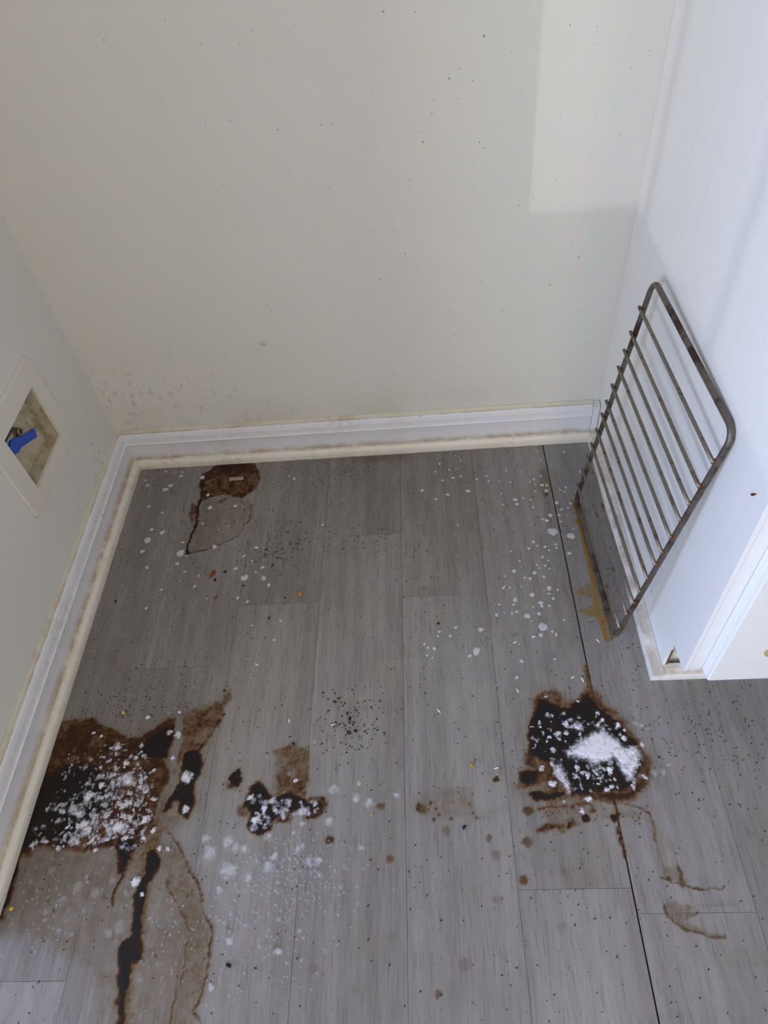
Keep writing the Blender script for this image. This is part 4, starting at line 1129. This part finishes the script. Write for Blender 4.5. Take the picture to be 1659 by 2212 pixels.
# dark crumbs
cube = (np.array([(-1, -.6, 0), (.8, -1, 0), (1, .7, 0), (-.7, 1, 0), (-.7, -.4, 1), (.6, -.6, .8), (.7, .5, 1), (-.5, .6, .9)], float),
        [(3, 2, 1, 0), (4, 5, 6, 7), (0, 1, 5, 4), (1, 2, 6, 5), (2, 3, 7, 6), (3, 0, 4, 7)])
sp = []
for poly, n, s, a, b in (([(300, 1015), (1270, 960), (1330, 1200), (1400, 1700), (1650, 1560), (1659, 2212), (10, 2212), (60, 1800)], 1500, 1, .0005, .0012),
                         ([(300, 1015), (720, 1000), (700, 1300), (200, 1300)], 420, 2, .0005, .0011), ([(560, 1150), (680, 1150), (650, 1230), (540, 1230)], 110, 3, .0007, .0015),
                         ([(690, 1500), (830, 1490), (800, 1640), (690, 1640)], 130, 4, .0007, .0016), ([(1330, 1480), (1659, 1480), (1659, 1620), (1440, 1760)], 200, 5, .0006, .0012),
                         ([(150, 1480), (300, 1480), (480, 1480), (460, 1700), (120, 1620)], 260, 6, .0006, .0012), ([(1240, 1080), (1380, 1300), (1400, 1460), (1300, 1400)], 120, 7, .0006, .0012),
                         ([(560, 1000), (900, 985), (860, 1050), (560, 1060)], 260, 8, .0005, .001), ([(1120, 1480), (1400, 1480), (1420, 1800), (1120, 1800)], 160, 9, .0005, .0011),
                         ([(700, 1120), (900, 1120), (900, 1220), (700, 1220)], 70, 10, .0006, .0013)):
    for x, y in region(poly, n, 540 + s, 1.0 if s == 1 else 2.0):
        if occupied(x, y): continue
        q = R_.uniform(a, b); sp.append((x, y, .0004, q * R_.uniform(.8, 1.6), q * .7, q * .7, R_.uniform(0, 6.3)))
grains('crumbs', sp, cube, M['crumb'], False, kind='stuff', label='dark crumbs and grit scattered over the planks', cat='crumbs')

# bigger bits, one by one
def bit(name, px, rx, ry, rz, rot, mat, label, cat='crumb', group=None):
    bm = bmesh.new(); bmesh.ops.create_icosphere(bm, subdivisions=2, radius=1)
    r = random.Random(int(px[0] * 7 + px[1]))
    for v in bm.verts:
        v.co = Vector((v.co.x * rx, v.co.y * ry, v.co.z * rz)) * r.uniform(.78, 1.18)
    zmin = min(v.co.z for v in bm.verts)
    for v in bm.verts: v.co.z -= zmin
    x, y = fl(*px)
    o = from_bm(name, bm, M[mat], label=label, cat=cat, group=group); o.location = (x, y, .0012 if name != 'sliver' else .0008); o.rotation_euler = (0, 0, rot)
    return o


k3 = lambda x, y: (300 + x / 4.1475, 1000 + y / 4.1475)
k2 = lambda x, y: (900 + x / 4.2538, 960 + y / 4.2538)
bit('flake', k3(665, 995), .0040, .0085, .0012, -.35, 'crumb_brown', 'red-brown flake lying in front of the ringed spill', 'debris')
bit('crumb', k3(692, 1210), .0014, .0045, .0012, -.7, 'crumb_brown', 'thin orange-brown crumb beyond the red-brown flake')
bit('crumb', k3(1445, 1185), .0042, .0042, .002, .3, 'crumb_orange', 'orange crumb close to a plank end joint')
bit('crumb', k3(560, 1065), .0024, .0024, .0016, .3, 'crumb_orange', 'tiny orange-yellow crumb beside the red-brown flake')
bit('crumb', (268, 1541), .0020, .0038, .0016, .4, 'crumb_yellow', 'bright yellow crumb just behind the large burnt stain')
bit('crumb', (27, 1964), .0030, .0022, .0016, .4, 'crumb_yellow', 'dull yellow crumb at the left moulding')
bit('crumb', (1018, 1653), .0028, .0026, .0014, .4, 'crumb_orange', 'orange crumb between the two plank joints by a round drip')
for i, (p, s) in enumerate(((k3(780, 980), 1.0), (k3(685, 1055), 1.1), (k3(940, 1105), .8), (k3(1205, 918), .8), (k3(1168, 1398), .9), (k3(1310, 1213), .7), ((251, 1300), 1.1), ((495, 2086), 1.3), ((1003, 1788), 1.2), ((635, 1608), 1.0), ((484, 1545), .9), ((770, 1580), 1.0), ((755, 1585), 1.3), ((756, 1553), 1.2), ((723, 1517), .9), k3 and ((947, 1348), 1.0), ((1180, 1070), 1.0), ((486, 1493), .9))):
    bit('crumb', p, .0032 * s, .0019 * s, .0015 * s, i * 1.3, 'crumb', 'larger black crumb lying loose on the planks', group='larger black crumbs on the floor')
for i, (p, a) in enumerate(((k2(800, 1320), .9), (k2(1073, 1773), .3), (k2(1283, 1753), 1.6), (k2(903, 1823), .4), (k2(1432, 2145), .5), (k2(1523, 2168), 1.8), (k2(1500, 255), 1.3), (k2(1352, 75), .8), (k3(1057, 1810), -.5),
                            ((1118, 1493), 1.9), ((1072, 1660), .2), ((948, 1537), -.9), ((1352, 1336), -.2), ((625, 1558), 1.9), ((1291, 1385), -1.1), ((698, 1135), .5), ((720, 1566), .2))):
    bit('sliver', p, .0042, .0012, .0010, a, 'sliver', 'white rice-like sliver lying on the planks', 'debris', 'white slivers on the floor')
